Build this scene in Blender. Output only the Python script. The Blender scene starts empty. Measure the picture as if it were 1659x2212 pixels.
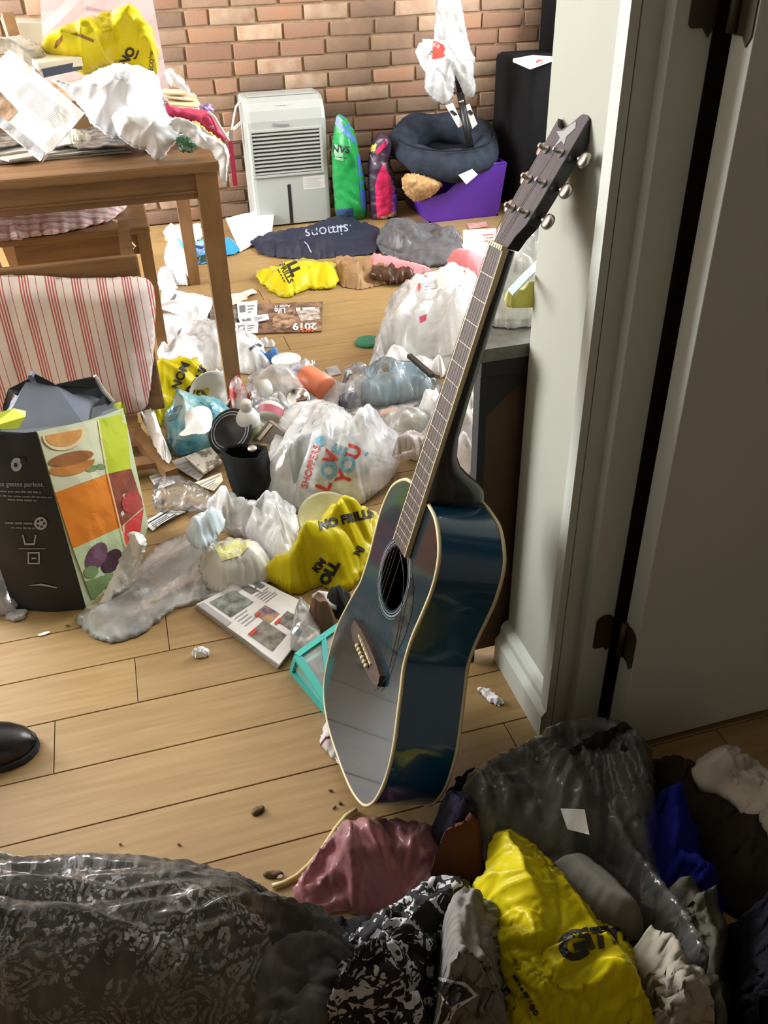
import bpy, bmesh, math, random
import numpy as np
from mathutils import Vector, Matrix, Euler
from mathutils.geometry import delaunay_2d_cdt
from mathutils.bvhtree import BVHTree

sc = bpy.context.scene
COL = sc.collection
# ------------------------------------------------------------------ camera
F, CX, CY, EYE = 1871.5, 829.5, 1106.0, 1.25
PITCH, ROLL, YAW = math.radians(34.2383), math.radians(-1.5198), math.radians(15.5032)
fw = np.array([math.sin(YAW)*math.cos(PITCH), math.cos(YAW)*math.cos(PITCH), -math.sin(PITCH)])
r0 = np.array([math.cos(YAW), -math.sin(YAW), 0.0])
u0 = np.cross(r0, fw)
rt = math.cos(ROLL)*r0 + math.sin(ROLL)*u0
up = -math.sin(ROLL)*r0 + math.cos(ROLL)*u0
cam = bpy.data.cameras.new('camera')
cam.sensor_fit = 'VERTICAL'; cam.sensor_height = 36.0; cam.lens = 36.0*F/2212.0
cam.clip_start = 0.02
camo = bpy.data.objects.new('camera', cam); COL.objects.link(camo)
camo.matrix_world = Matrix(((rt[0], up[0], -fw[0], 0), (rt[1], up[1], -fw[1], 0), (rt[2], up[2], -fw[2], EYE), (0, 0, 0, 1)))
sc.camera = camo
# ------------------------------------------------------------------ world, lights, exposure
sc.view_settings.view_transform = 'Standard'; sc.view_settings.look = 'None'
sc.view_settings.exposure = -0.2; sc.view_settings.gamma = 1.0; sc.view_settings.use_curve_mapping = False
w = bpy.data.worlds.new('world'); sc.world = w; w.use_nodes = True
w.node_tree.nodes['Background'].inputs[0].default_value = (0.75, 0.85, 1.0, 1)
w.node_tree.nodes['Background'].inputs[1].default_value = 0.6
cy = sc.cycles
cy.max_bounces = 6; cy.diffuse_bounces = 4; cy.glossy_bounces = 2; cy.transmission_bounces = 3
cy.use_adaptive_sampling = True; cy.adaptive_threshold = 0.02
cy.transparent_max_bounces = 16; cy.caustics_reflective = False; cy.caustics_refractive = False
cy.sample_clamp_indirect = 4.0
def area(name, loc, rot, sx, sy, power, col):
    l = bpy.data.lights.new(name, 'AREA'); l.shape = 'RECTANGLE'; l.size = sx; l.size_y = sy; l.energy = power; l.color = col
    o = bpy.data.objects.new(name, l); COL.objects.link(o); o.location = loc; o.rotation_euler = rot
    return o
# daylight entering by the tall window of the left wall and by the one of the far right wall
area('daylight_left_window', (-2.36, 3.55, 1.45), (0, math.radians(-90), 0), 1.9, 1.7, 360, (0.97, 0.985, 1.0))
area('daylight_right_window', (2.76, 3.1, 1.6), (0, math.radians(90), 0), 1.5, 1.6, 170, (0.95, 0.975, 1.0))

# ------------------------------------------------------------------ measuring: photo pixel -> place in the room
def rays(xy):
    xy = np.asarray(xy, float).reshape(-1, 2)
    return ((xy[:, :1]-CX)/F)*rt - ((xy[:, 1:]-CY)/F)*up + fw
def Pn(xy, z):
    d = rays(xy); t = (np.asarray(z, float)-EYE)/d[:, 2]
    return np.array([0, 0, EYE]) + d*t[:, None]
def PYn(xy, Y):
    d = rays(xy); t = np.asarray(Y, float)/d[:, 1]
    return np.array([0, 0, EYE]) + d*t[:, None]
def P(x, y, z=0.0): return Pn([(x, y)], z)[0]
def PY(x, y, Y): return PYn([(x, y)], Y)[0]
def PX(x, y, X):
    d = rays([(x, y)])[0]; return np.array([0, 0, EYE]) + d*(X/d[0])

# ------------------------------------------------------------------ materials
MATS = {}
FILMS = set()
STIFF = {'stiff_frosted', 'navy_fabric', 'kraft_paper', 'white_paper', 'bright_paper', 'white_foil', 'dark_kraft', 'dark_foil', 'manila', 'coral_paper', 'frosted_strip', 'cream_tissue', 'blue_foil', 'red_white_card'}
def nodes(name):
    m = bpy.data.materials.new(name); m.use_nodes = True
    nt = m.node_tree; nt.nodes.clear()
    return m, nt, nt.nodes, nt.links
def N(nt, t, **kw):
    n = nt.nodes.new(t)
    for k, v in kw.items():
        if k.startswith('i_'):
            n.inputs[k[2:].replace('_', ' ')].default_value = v
        elif k.startswith('n_'):
            n.inputs[int(k[2:])].default_value = v
        else: setattr(n, k, v)
    return n
def c4(c): return (c[0], c[1], c[2], 1.0)
def coords(nt, scale=(1, 1, 1)):
    tc = N(nt, 'ShaderNodeTexCoord'); mp = N(nt, 'ShaderNodeMapping'); mp.inputs['Scale'].default_value = scale
    nt.links.new(tc.outputs['Object'], mp.inputs['Vector']); return mp.outputs[0]
def add_bump(nt, vec, bs, height, dist, rough=0.6, kind='noise'):
    if kind == 'noise':
        t = N(nt, 'ShaderNodeTexNoise'); t.inputs['Scale'].default_value = bs; t.inputs['Detail'].default_value = 4; t.inputs['Roughness'].default_value = rough
        out = t.outputs[0]
    else:
        t = N(nt, 'ShaderNodeTexVoronoi'); t.inputs['Scale'].default_value = bs; t.feature = 'DISTANCE_TO_EDGE' if kind == 'edge' else 'F1'
        out = t.outputs[0]
    nt.links.new(vec, t.inputs['Vector'])
    b = N(nt, 'ShaderNodeBump'); b.inputs['Strength'].default_value = height; b.inputs['Distance'].default_value = dist
    nt.links.new(out, b.inputs['Height']); return b.outputs[0]
def solid(name, col, rough=0.6, col2=None, ns=20, scale=(1, 1, 1), bump=0.0, bs=80, bd=0.004, metal=0.0, spec=0.5, detail=4, bkind='noise', thr=None, rnd=0.0, coat=0.0):
    if name in MATS: return MATS[name]
    m, nt, nd, lk = nodes(name)
    o = N(nt, 'ShaderNodeOutputMaterial'); b = N(nt, 'ShaderNodeBsdfPrincipled')
    lk.new(b.outputs[0], o.inputs[0])
    b.inputs['Base Color'].default_value = c4(col); b.inputs['Roughness'].default_value = rough
    b.inputs['Metallic'].default_value = metal; b.inputs['Specular IOR Level'].default_value = spec; b.inputs['Coat Weight'].default_value = coat
    vec = coords(nt, scale)
    if col2 is not None:
        t = N(nt, 'ShaderNodeTexNoise'); t.inputs['Scale'].default_value = ns; t.inputs['Detail'].default_value = detail
        lk.new(vec, t.inputs['Vector'])
        r = N(nt, 'ShaderNodeValToRGB'); r.color_ramp.elements[0].color = c4(col); r.color_ramp.elements[1].color = c4(col2)
        lo, hi = thr or (0.35, 0.65)
        r.color_ramp.elements[0].position = lo; r.color_ramp.elements[1].position = hi
        lk.new(t.outputs[0], r.inputs[0]); src = r.outputs[0]
        if rnd:
            oi = N(nt, 'ShaderNodeObjectInfo'); hs = N(nt, 'ShaderNodeHueSaturation')
            mr = N(nt, 'ShaderNodeMapRange'); mr.inputs[3].default_value = 1-rnd; mr.inputs[4].default_value = 1+rnd
            lk.new(oi.outputs['Random'], mr.inputs[0]); lk.new(mr.outputs[0], hs.inputs['Value']); lk.new(src, hs.inputs['Color']); src = hs.outputs[0]
            ad = N(nt, 'ShaderNodeVectorMath'); ad.operation = 'ADD'; sl = N(nt, 'ShaderNodeMath'); sl.operation = 'MULTIPLY'; sl.inputs[1].default_value = 37.0
            lk.new(oi.outputs['Random'], sl.inputs[0]); lk.new(vec, ad.inputs[0]); lk.new(sl.outputs[0], ad.inputs[1]); lk.new(ad.outputs[0], t.inputs['Vector'])
        lk.new(src, b.inputs['Base Color'])
    if bump: lk.new(add_bump(nt, vec, bs, bump, bd, kind=bkind), b.inputs['Normal'])
    MATS[name] = m; return m
def film(name, col, alpha=1.0, transl=0.35, rough=0.28, bump=0.5, bs=35, bd=0.006, gloss=1.0, haze=None, ior=1.3):
    """thin plastic sheet: diffuse + translucent + sheen, partly see-through when alpha < 1"""
    if name in MATS: return MATS[name]
    m, nt, nd, lk = nodes(name)
    o = N(nt, 'ShaderNodeOutputMaterial'); vec = coords(nt)
    # wrinkles: sharp ridges of two sizes
    rg = N(nt, 'ShaderNodeTexNoise'); rg.noise_type = 'RIDGED_MULTIFRACTAL'; rg.inputs['Scale'].default_value = bs*0.45; rg.inputs['Detail'].default_value = 3.0; rg.inputs['Roughness'].default_value = 0.5; rg.inputs['Distortion'].default_value = 0.6
    mp2 = N(nt, 'ShaderNodeMapping'); mp2.inputs['Rotation'].default_value = (0.4, 0.3, 0.9); mp2.inputs['Scale'].default_value = (0.55, 1.5, 1.0); lk.new(vec, mp2.inputs['Vector']); lk.new(mp2.outputs[0], rg.inputs['Vector'])
    bmp = N(nt, 'ShaderNodeBump'); bmp.inputs['Strength'].default_value = bump*0.55; bmp.inputs['Distance'].default_value = bd; lk.new(rg.outputs[0], bmp.inputs['Height']); bn = bmp.outputs[0]
    d = N(nt, 'ShaderNodeBsdfDiffuse'); t = N(nt, 'ShaderNodeBsdfTranslucent'); g = N(nt, 'ShaderNodeBsdfGlossy')
    d.inputs[0].default_value = c4(col); t.inputs[0].default_value = c4(col); g.inputs['Roughness'].default_value = rough
    g.inputs[0].default_value = (gloss, gloss, gloss, 1)
    for s in (d, t, g): lk.new(bn, s.inputs['Normal'])
    m1 = N(nt, 'ShaderNodeMixShader'); m1.inputs[0].default_value = transl*0.7; lk.new(d.outputs[0], m1.inputs[1]); lk.new(t.outputs[0], m1.inputs[2])
    fr = N(nt, 'ShaderNodeFresnel'); fr.inputs[0].default_value = ior
    last = m1.outputs[0]
    if alpha < 1:
        tr = N(nt, 'ShaderNodeBsdfTransparent'); tr.inputs[0].default_value = c4([1.0 if min(col) > 0.7 else 0.7+0.3*min(1, x*1.2) for x in col])
        ma = N(nt, 'ShaderNodeMixShader')
        tx = N(nt, 'ShaderNodeTexNoise'); tx.inputs['Scale'].default_value = 14; tx.inputs['Detail'].default_value = 5; tx.inputs['Distortion'].default_value = 1.2; lk.new(vec, tx.inputs['Vector'])
        mr = N(nt, 'ShaderNodeMapRange'); mr.inputs[1].default_value = 0.35; mr.inputs[2].default_value = 0.7
        mr.inputs[3].default_value = alpha*0.65; mr.inputs[4].default_value = min(1, alpha*1.4); lk.new(tx.outputs[0], mr.inputs[0])
        lk.new(mr.outputs[0], ma.inputs[0]); lk.new(tr.outputs[0], ma.inputs[1]); lk.new(last, ma.inputs[2]); last = ma.outputs[0]
    m2 = N(nt, 'ShaderNodeMixShader'); lk.new(fr.outputs[0], m2.inputs[0]); lk.new(last, m2.inputs[1]); lk.new(g.outputs[0], m2.inputs[2])
    lk.new(m2.outputs[0], o.inputs[0]); MATS[name] = m; FILMS.add(name); return m
def stripes(name, base, line, axis=0, period=0.062, lines=((0.08, 0.06), (0.19, 0.06), (0.30, 0.06), (0.41, 0.05), (0.70, 0.03)), rough=0.9):
    if name in MATS: return MATS[name]
    m, nt, nd, lk = nodes(name)
    o = N(nt, 'ShaderNodeOutputMaterial'); b = N(nt, 'ShaderNodeBsdfPrincipled'); lk.new(b.outputs[0], o.inputs[0]); b.inputs['Roughness'].default_value = rough
    tc = N(nt, 'ShaderNodeTexCoord'); sp = N(nt, 'ShaderNodeSeparateXYZ'); lk.new(tc.outputs['Object'], sp.inputs[0])
    dv = N(nt, 'ShaderNodeMath', operation='DIVIDE'); dv.inputs[1].default_value = period; lk.new(sp.outputs[axis], dv.inputs[0])
    fr = N(nt, 'ShaderNodeMath', operation='FRACT'); lk.new(dv.outputs[0], fr.inputs[0])
    acc = None
    for c, h in lines:
        cp = N(nt, 'ShaderNodeMath', operation='COMPARE'); cp.inputs[1].default_value = c; cp.inputs[2].default_value = h*0.5; lk.new(fr.outputs[0], cp.inputs[0])
        if acc is None: acc = cp.outputs[0]
        else:
            a = N(nt, 'ShaderNodeMath', operation='MAXIMUM'); lk.new(acc, a.inputs[0]); lk.new(cp.outputs[0], a.inputs[1]); acc = a.outputs[0]
    mx = N(nt, 'ShaderNodeMix', data_type='RGBA'); mx.inputs[6].default_value = c4(base); mx.inputs[7].default_value = c4(line)
    lk.new(acc, mx.inputs[0]); lk.new(mx.outputs[2], b.inputs['Base Color'])
    vec = coords(nt); lk.new(add_bump(nt, vec, 900, 0.15, 0.001), b.inputs['Normal'])
    MATS[name] = m; return m
def S(x):  # sRGB 0-255 triple -> linear
    return tuple(((v/255.0)/12.92 if v/255.0 <= 0.04045 else ((v/255.0+0.055)/1.055)**2.4) for v in x)

WLOC = {}
# ------------------------------------------------------------------ mesh helpers (all in room coordinates)
def tag(o, label=None, cat=None, group=None, kind=None):
    if label: o['label'] = label
    if cat: o['category'] = cat
    if group: o['group'] = group
    if kind: o['kind'] = kind
    return o
def empty(name, loc, label=None, cat=None, group=None, kind=None):
    o = bpy.data.objects.new(name, None); COL.objects.link(o); o.location = tuple(loc); o.empty_display_size = 0.05
    WLOC[o.name] = np.array(loc, float)
    return tag(o, label, cat, group, kind)
def wloc(o):
    if o is None: return np.zeros(3)
    return WLOC[o.name]
def mk(name, verts, faces, mat, parent=None, smooth=False, org=None):
    v = np.asarray(verts, float).reshape(-1, 3)
    if org is None:
        org = np.array([(v[:, 0].min()+v[:, 0].max())/2, (v[:, 1].min()+v[:, 1].max())/2, v[:, 2].min()])
    org = np.asarray(org, float)
    me = bpy.data.meshes.new(name)
    me.from_pydata((v-org).tolist(), [], [tuple(int(i) for i in f) for f in faces])
    if smooth: me.polygons.foreach_set('use_smooth', [True]*len(me.polygons))
    me.update()
    if mat is not None: me.materials.append(mat)
    o = bpy.data.objects.new(name, me); COL.objects.link(o)
    if parent is not None: o.parent = parent
    o.location = tuple(org - wloc(parent)); WLOC[o.name] = org
    return o
class MB:
    """collects shapes for one mesh"""
    def __init__(s): s.v = []; s.f = []
    def add(s, v, f):
        n = len(s.v); s.v += [tuple(map(float, p)) for p in v]; s.f += [tuple(int(i)+n for i in q) for q in f]; return s
    def box(s, x0, x1, y0, y1, z0, z1, b=0.0):
        if b <= 0:
            v = [(x, y, z) for z in (z0, z1) for y in (y0, y1) for x in (x0, x1)]
            return s.add(v, [(0, 2, 3, 1), (4, 5, 7, 6), (0, 1, 5, 4), (2, 6, 7, 3), (0, 4, 6, 2), (1, 3, 7, 5)])
        bm = bmesh.new(); bmesh.ops.create_cube(bm, size=1.0)
        for q in bm.verts: q.co = Vector(((x0+x1)/2+q.co.x*(x1-x0), (y0+y1)/2+q.co.y*(y1-y0), (z0+z1)/2+q.co.z*(z1-z0)))
        bmesh.ops.bevel(bm, geom=bm.edges[:], offset=b, segments=2, affect='EDGES', profile=0.5)
        bm.verts.index_update(); s.add([q.co[:] for q in bm.verts], [[q.index for q in f.verts] for f in bm.faces]); bm.free(); return s
    def hexa(s, c):  # eight corners: four bottom, four top, same order
        return s.add(c, [(3, 2, 1, 0), (4, 5, 6, 7), (0, 1, 5, 4), (1, 2, 6, 5), (2, 3, 7, 6), (3, 0, 4, 7)])
    def bar(s, a, b, w_, h_, upv=(0, 0, 1), w2=None, h2=None):
        a = Vector(a); b = Vector(b); d = (b-a).normalized(); u = Vector(upv)
        sx = d.cross(u)
        if sx.length < 1e-4: sx = d.cross(Vector((1, 0, 0)))
        sx.normalize(); u = sx.cross(d)
        w2 = w2 or w_; h2 = h2 or h_
        c = []
        for p, ww, hh in ((a, w_, h_), (b, w2, h2)):
            c += [p-sx*ww/2-u*hh/2, p+sx*ww/2-u*hh/2, p+sx*ww/2+u*hh/2, p-sx*ww/2+u*hh/2]
        return s.hexa([tuple(q) for q in c])
    def tube(s, pts, r, n=8, cap=True):
        pts = [Vector(p) for p in pts]; rs = r if hasattr(r, '__len__') else [r]*len(pts)
        ref = Vector((0, 0, 1)); v = []; f = []
        for i, p in enumerate(pts):
            d = (pts[min(i+1, len(pts)-1)]-pts[max(i-1, 0)]).normalized()
            a = d.cross(ref)
            if a.length < 0.05: a = d.cross(Vector((1, 0, 0)))
            a.normalize(); b = d.cross(a)
            for k in range(n):
                t = 2*math.pi*k/n; q = p+(a*math.cos(t)+b*math.sin(t))*rs[i]; v.append(q[:])
        for i in range(len(pts)-1):
            for k in range(n):
                f.append((i*n+k, i*n+(k+1) % n, (i+1)*n+(k+1) % n, (i+1)*n+k))
        if cap: f.append(tuple(range(n))[::-1]); f.append(tuple((len(pts)-1)*n+k for k in range(n)))
        return s.add(v, f)
    def lathe(s, base, axis, prof, n=20, cap=True):  # prof: (distance along axis, radius)
        base = Vector(base); ax = Vector(axis).normalized()
        return s.tube2([base+ax*h for h, r in prof], [r for h, r in prof], ax, n, cap)
    def tube2(s, pts, rs, ax, n, cap=True):
        a = ax.cross(Vector((0, 0, 1)))
        if a.length < 0.05: a = ax.cross(Vector((1, 0, 0)))
        a.normalize(); b = ax.cross(a); v = []; f = []
        for p, r in zip(pts, rs):
            for k in range(n):
                t = 2*math.pi*k/n; v.append((p+(a*math.cos(t)+b*math.sin(t))*r)[:])
        for i in range(len(pts)-1):
            for k in range(n): f.append((i*n+k, i*n+(k+1) % n, (i+1)*n+(k+1) % n, (i+1)*n+k))
        if cap: f.append(tuple(range(n))[::-1]); f.append(tuple((len(pts)-1)*n+k for k in range(n)))
        return s.add(v, f)
    def build(s, name, mat, parent=None, smooth=False, org=None): return mk(name, s.v, s.f, mat, parent, smooth, org)

def tri(x): return 2*np.abs(x-np.floor(x+0.5))*2-1
def crumple(p, seed, lam, octv=3, gain=0.6, ds=0.0):
    """straight fold lines of several sizes, each living in its own patch"""
    r = np.random.RandomState(seed); out = np.zeros(len(p)); a = 1.0
    p = p + 0.25*lam*np.stack([np.sin(p[:, 1]/lam*2.1+r.rand()*6), np.sin(p[:, 2 % p.shape[1]]/lam*2.3+r.rand()*6), np.sin(p[:, 0]/lam*1.9+r.rand()*6)], 1)[:, :p.shape[1]]
    for o in range(octv):
        if lam < 2.2*ds and o: break
        for j in range(4):
            d = r.randn(p.shape[1]); d /= np.linalg.norm(d)
            e = r.randn(p.shape[1]); e /= np.linalg.norm(e)
            m = 0.5+0.5*np.sin(p @ e/lam*1.7+r.rand()*6.28)
            out += a*0.45*m*tri(p @ d/lam+r.rand())
        a *= gain; lam *= 0.5
    return out
def facets(p, L, seed, an=1.0, ang=None):
    """piecewise flat relief: a random triangle net with random heights, stretched along one direction"""
    r = np.random.RandomState(seed); a = r.rand()*6.28 if ang is None else ang+0.25*(r.rand()-.5); c, s_ = math.cos(a), math.sin(a)
    q = np.stack([(p[:, 0]*c+p[:, 1]*s_)/an, -p[:, 0]*s_+p[:, 1]*c], 1)/L
    q = q + 0.35*np.stack([np.sin(q[:, 1]*0.9+r.rand()*6), np.sin(q[:, 0]*0.8+r.rand()*6)], 1)
    lo = np.floor(q.min(0))-1; hi = np.ceil(q.max(0))+1
    gx, gy = np.meshgrid(np.arange(lo[0], hi[0]+1), np.arange(lo[1], hi[1]+1)); pts = np.stack([gx.ravel(), gy.ravel()], 1)
    pts = pts + (r.rand(*pts.shape)-0.5)*0.95; h = r.rand(len(pts))*2-1
    v, e, f, o1, *_ = delaunay_2d_cdt([Vector(x) for x in pts], [], [], 0, 1e-5)
    V = np.array([x[:] for x in v]); hh = np.array([h[i[0]] if i else 0 for i in o1]); out = np.zeros(len(q))
    for t in f:
        A, B, C = V[t[0]], V[t[1]], V[t[2]]
        m = np.nonzero((q[:, 0] >= min(A[0], B[0], C[0])) & (q[:, 0] <= max(A[0], B[0], C[0])) & (q[:, 1] >= min(A[1], B[1], C[1])) & (q[:, 1] <= max(A[1], B[1], C[1])))[0]
        if not len(m): continue
        d = (B[1]-C[1])*(A[0]-C[0])+(C[0]-B[0])*(A[1]-C[1])
        if abs(d) < 1e-9: continue
        w1 = ((B[1]-C[1])*(q[m, 0]-C[0])+(C[0]-B[0])*(q[m, 1]-C[1]))/d; w2 = ((C[1]-A[1])*(q[m, 0]-C[0])+(A[0]-C[0])*(q[m, 1]-C[1]))/d; w3 = 1-w1-w2
        k = (w1 >= -1e-6) & (w2 >= -1e-6) & (w3 >= -1e-6)
        out[m[k]] = w1[k]*hh[t[0]]+w2[k]*hh[t[1]]+w3[k]*hh[t[2]]
    return out
def folds(p, lam, seed, octv, ds, an=1.8, ang=None):
    out = np.zeros(len(p)); a = 1.0
    for o in range(octv):
        if o and lam < 2.0*ds: break
        out += a*facets(p, max(lam, 1.5*ds), seed*13+o, an, ang)
        lam *= 0.48; a *= 0.55
    return out
def inside(q, poly):
    x, y = q[:, 0], q[:, 1]; c = np.zeros(len(q), bool); n = len(poly)
    for i in range(n):
        x1, y1 = poly[i]; x2, y2 = poly[(i+1) % n]
        k = ((y1 > y) != (y2 > y)); xi = (x2-x1)*(y-y1)/((y2-y1) if y2 != y1 else 1e-9)+x1
        c ^= (k & (x < xi))
    return c
def bdist(q, poly):
    d = np.full(len(q), 1e9); n = len(poly)
    for i in range(n):
        a = poly[i]; b = poly[(i+1) % n]; ab = b-a; L = max(ab @ ab, 1e-9)
        t = np.clip(((q-a) @ ab)/L, 0, 1); d = np.minimum(d, np.linalg.norm(q-(a+t[:, None]*ab), axis=1))
    return d
def outline(poly, step, rough=0.0, seed=0, rnd=True):
    """round the corners a little and resample"""
    p = np.asarray(poly, float)
    if rnd:
        q = []
        for i in range(len(p)):
            a, b = p[i], p[(i+1) % len(p)]; q += [a*0.8+b*0.2, a*0.2+b*0.8]
        p = np.array(q)
    out = []; r = np.random.RandomState(seed+5)
    for i in range(len(p)):
        a, b = p[i], p[(i+1) % len(p)]; L = np.linalg.norm(b-a); k = max(1, int(round(L/step)))
        for j in range(k): out.append(a+(b-a)*j/k)
    out = np.array(out)
    if rough: out = out + r.randn(*out.shape)*rough
    return out
def tess(poly, step, seed=0, jit=0.3):
    r = np.random.RandomState(seed); lo = poly.min(0); hi = poly.max(0)
    gx, gy = np.meshgrid(np.arange(lo[0], hi[0]+step, step), np.arange(lo[1], hi[1]+step, step*0.87))
    gx = gx + (np.arange(gx.shape[0]) % 2)[:, None]*step*0.5
    g = np.stack([gx.ravel(), gy.ravel()], 1); g += (r.rand(*g.shape)-0.5)*2*jit*step*0.5
    g = g[inside(g, poly)]
    if len(g): g = g[bdist(g, poly) > step*0.45]
    pts = np.vstack([poly, g]); nb = len(poly)
    v, e, f, *_ = delaunay_2d_cdt([Vector(p) for p in pts], [(i, (i+1) % nb) for i in range(nb)], [], 1, 1e-4)
    return np.array([p[:] for p in v]), [tuple(t) for t in f]
def rim_edges(faces):
    cnt = {}
    for f in faces:
        for i in range(len(f)):
            a, b = f[i], f[(i+1) % len(f)]; cnt[(a, b)] = 1
    return [(a, b) for (a, b) in cnt if (b, a) not in cnt]
BV = {}
def buckle(p, faces, rim, excess, its, sm, zmin, seed, pull=0.012, dirv=None):
    """give a sheet more cloth than room and let it buckle into folds (position based relaxation)"""
    E_ = set()
    for f in faces:
        for i in range(3):
            a, b = f[i], f[(i+1) % 3]; E_.add((min(a, b), max(a, b)))
    E_ = np.array(sorted(E_)); i, j = E_[:, 0], E_[:, 1]; n = len(p); r = np.random.RandomState(seed)
    val = np.bincount(i, minlength=n)+np.bincount(j, minlength=n); val = np.maximum(val, 1)[:, None]
    L0 = np.linalg.norm(p[i]-p[j], axis=1)
    ph = r.rand(6)*6.28; mid = (p[i]+p[j])/2; sc_ = 1.0/max(1e-3, np.ptp(p, axis=0).max())
    ex = excess*(0.55+0.45*np.sin(mid[:, 0]*sc_*7+ph[0])*np.sin(mid[:, 1]*sc_*7+ph[1])+0.35*np.sin(mid[:, 2]*sc_*9+ph[2]))
    rest = L0*(1+np.clip(ex, 0.02, 1)); init = p.copy(); q = p.copy()
    inner = ~rim; wgt = np.where(rim, 0.25, 1.0)[:, None]
    def acc(w): return np.stack([np.bincount(i, w[:, k], n)-np.bincount(j, w[:, k], n) for k in range(3)], 1)
    def avg(x): return np.stack([np.bincount(i, x[j, k], n)+np.bincount(j, x[i, k], n) for k in range(3)], 1)/val
    for it in range(its):
        for _ in range(2):
            d = q[i]-q[j]; L = np.maximum(np.linalg.norm(d, axis=1), 1e-6)
            q = q + acc(d*((rest-L)/L*0.5)[:, None])/val*1.7*wgt
            if zmin is not None: q[:, 2] = np.maximum(q[:, 2], zmin)
        x = q-init; x = x*(1-sm)+avg(x)*sm; x *= (1-pull); q = init+x
    return q
def heap(name, label, cat, poly, H, mat, z0=0.0, lift=0.7, step=9, dp=1.7, crump=0.35, lam=0.07, seed=1, dome=0.8, group=None, parent=None,
         Y=None, lean=0.0, back=None, rough=1.2, rad=None, octv=3, kind=None, sag=0.0, rnd=True, gain=0.6, smooth=True, sharp=0, an=2.4, ex=None, its=70, sm=None, along=None):
    """A crumpled bag, garment or bundle. The outline gives its reach over the floor (or over the upright plane at depth Y);
    the body bulges H above it, folded by creases, and is closed underneath (or behind)."""
    step = max(3.0, step*0.72)
    soft = getattr(mat, 'name', '') in FILMS
    stiff = getattr(mat, 'name', '') in STIFF
    sharp = 0
    if stiff:
        sharp = 24; crump *= 1.25; an = 1.5
        if ex is None: ex = 0.05
    if soft: crump *= 0.95; lam *= 1.1
    if soft and Y is None: H *= 0.8
    poly = outline(poly, step, rough, seed, rnd); q, fs = tess(poly, step, seed)
    ymin, ymax = q[:, 1].min(), q[:, 1].max(); t = (q[:, 1]-ymin)/(ymax-ymin)
    d = bdist(q, poly); dm = max(d.max()*dome, 1e-3); x = np.clip(d/dm, 0, 1); g = 1-(1-x)**dp
    if Y is None:
        zr = z0 + lift*H*(1-t); base = Pn(q, zr)
        add = H*(1-lift*(1-t))*g; dirv = np.array([0, 0, 1.0])
    else:
        base = PYn(q, Y + lean*(1-t)); add = H*g; dirv = np.array([0.0, -0.94, 0.34])
    ds = np.linalg.norm(base[fs[len(fs)//2][0]]-base[fs[len(fs)//2][1]])
    p2 = base[:, :2] if Y is None else base[:, [0, 2]]
    ang = None
    if along is not None:
        e0, e1 = (Pn(along, z0) if Y is None else PYn(along, Y)); dv = (e1-e0)[[0, 1] if Y is None else [0, 2]]; ang = math.atan2(dv[1], dv[0]); an = 7.0
    cr = 1.5*folds(p2, lam*0.8, seed, octv, ds, an, ang)
    if rad is not None:
        for rx, ry, k, am in rad:
            th = np.arctan2(q[:, 1]-ry, q[:, 0]-rx); rr = np.hypot(q[:, 1]-ry, q[:, 0]-rx)/(0.5*(ymax-ymin)+1)
            cr = cr + 0.3*am*tri(th*k/6.283+0.35*np.sin(th*2.3+seed))*np.clip(rr*3, 0, 1)
    amp = crump*H*(0.25+0.75*np.clip(g, 0, 1))
    top = base + dirv*(add + amp*cr*np.clip(x*4, 0.15, 1))[:, None]
    top[:, :2] += (amp*0.35*folds(p2, lam*0.8, seed+77, 2, ds, an)*np.clip(x*3, 0, 1))[:, None]*np.array([0.7, 0.7])
    if ex is None: ex = 0.34 if soft else 0.34
    if cat in ('garment', 'sweatshirt'): ex = 0.5; sm = 0.14 if sm is None else sm
    if sm is None: sm = (0.18 if len(top) < 900 else 0.3) if soft else 0.24
    if ex and len(top) > 60 and crump > 0.1:
        rimv = np.zeros(len(top), bool); rimv[:] = d < step*0.3
        top = buckle(top, fs, rimv, ex, its, sm, (z0+0.003) if Y is None else None, seed)
    if Y is None: top[:, 2] = np.maximum(top[:, 2], z0+0.003)
    n = len(top); faces = [tuple(f) for f in fs]
    # orientation: top faces toward the viewer
    a, b, c = (top[list(i)] for i in zip(*[f[:3] for f in fs]))
    nrm = np.cross(b-a, c-a).sum(0)
    if nrm @ (np.array([0, 0, EYE])-top.mean(0)) < 0 and (nrm @ dirv) < 0: faces = [f[::-1] for f in faces]
    if Y is None:
        rim = rim_edges(faces); cen = base[:, :2].mean(0); loop = {a: b for a, b in rim}
        ids = sorted(set(loop)); m = {i: n+k for k, i in enumerate(ids)}
        bot = np.array([[*(cen+(base[i, :2]-cen)*0.93), z0+0.0012] for i in ids])
        verts = np.vstack([top, bot])
        for a_, b_ in rim: faces.append((b_, a_, m[a_], m[b_]))
        st = ids[0]; lp = [st]; cur = loop[st]
        while cur != st and len(lp) <= len(ids): lp.append(cur); cur = loop.get(cur, st)
        faces.append(tuple(m[i] for i in lp[::-1]))
    else:
        bk = H*0.6 if back is None else back
        rear = base - np.array([0, -1.0, 0])*(bk*g)[:, None]*1.0
        rear[:, 1] = base[:, 1] + bk*g
        verts = np.vstack([top, rear]); nf = [tuple(i+n for i in f[::-1]) for f in faces]
        for a_, b_ in rim_edges(faces): nf.append((b_, a_, a_+n, b_+n))
        faces = faces + nf
        if parent is None: verts[:, 2] = np.maximum(verts[:, 2], z0)
    o = mk(name, verts, faces, mat, parent, smooth=smooth)
    if smooth and sharp: o.data.set_sharp_from_angle(angle=math.radians(sharp))
    tag(o, label, cat, group, kind)
    BV[o.name] = BVHTree.FromPolygons([tuple(p) for p in verts], faces)
    return o
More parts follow.
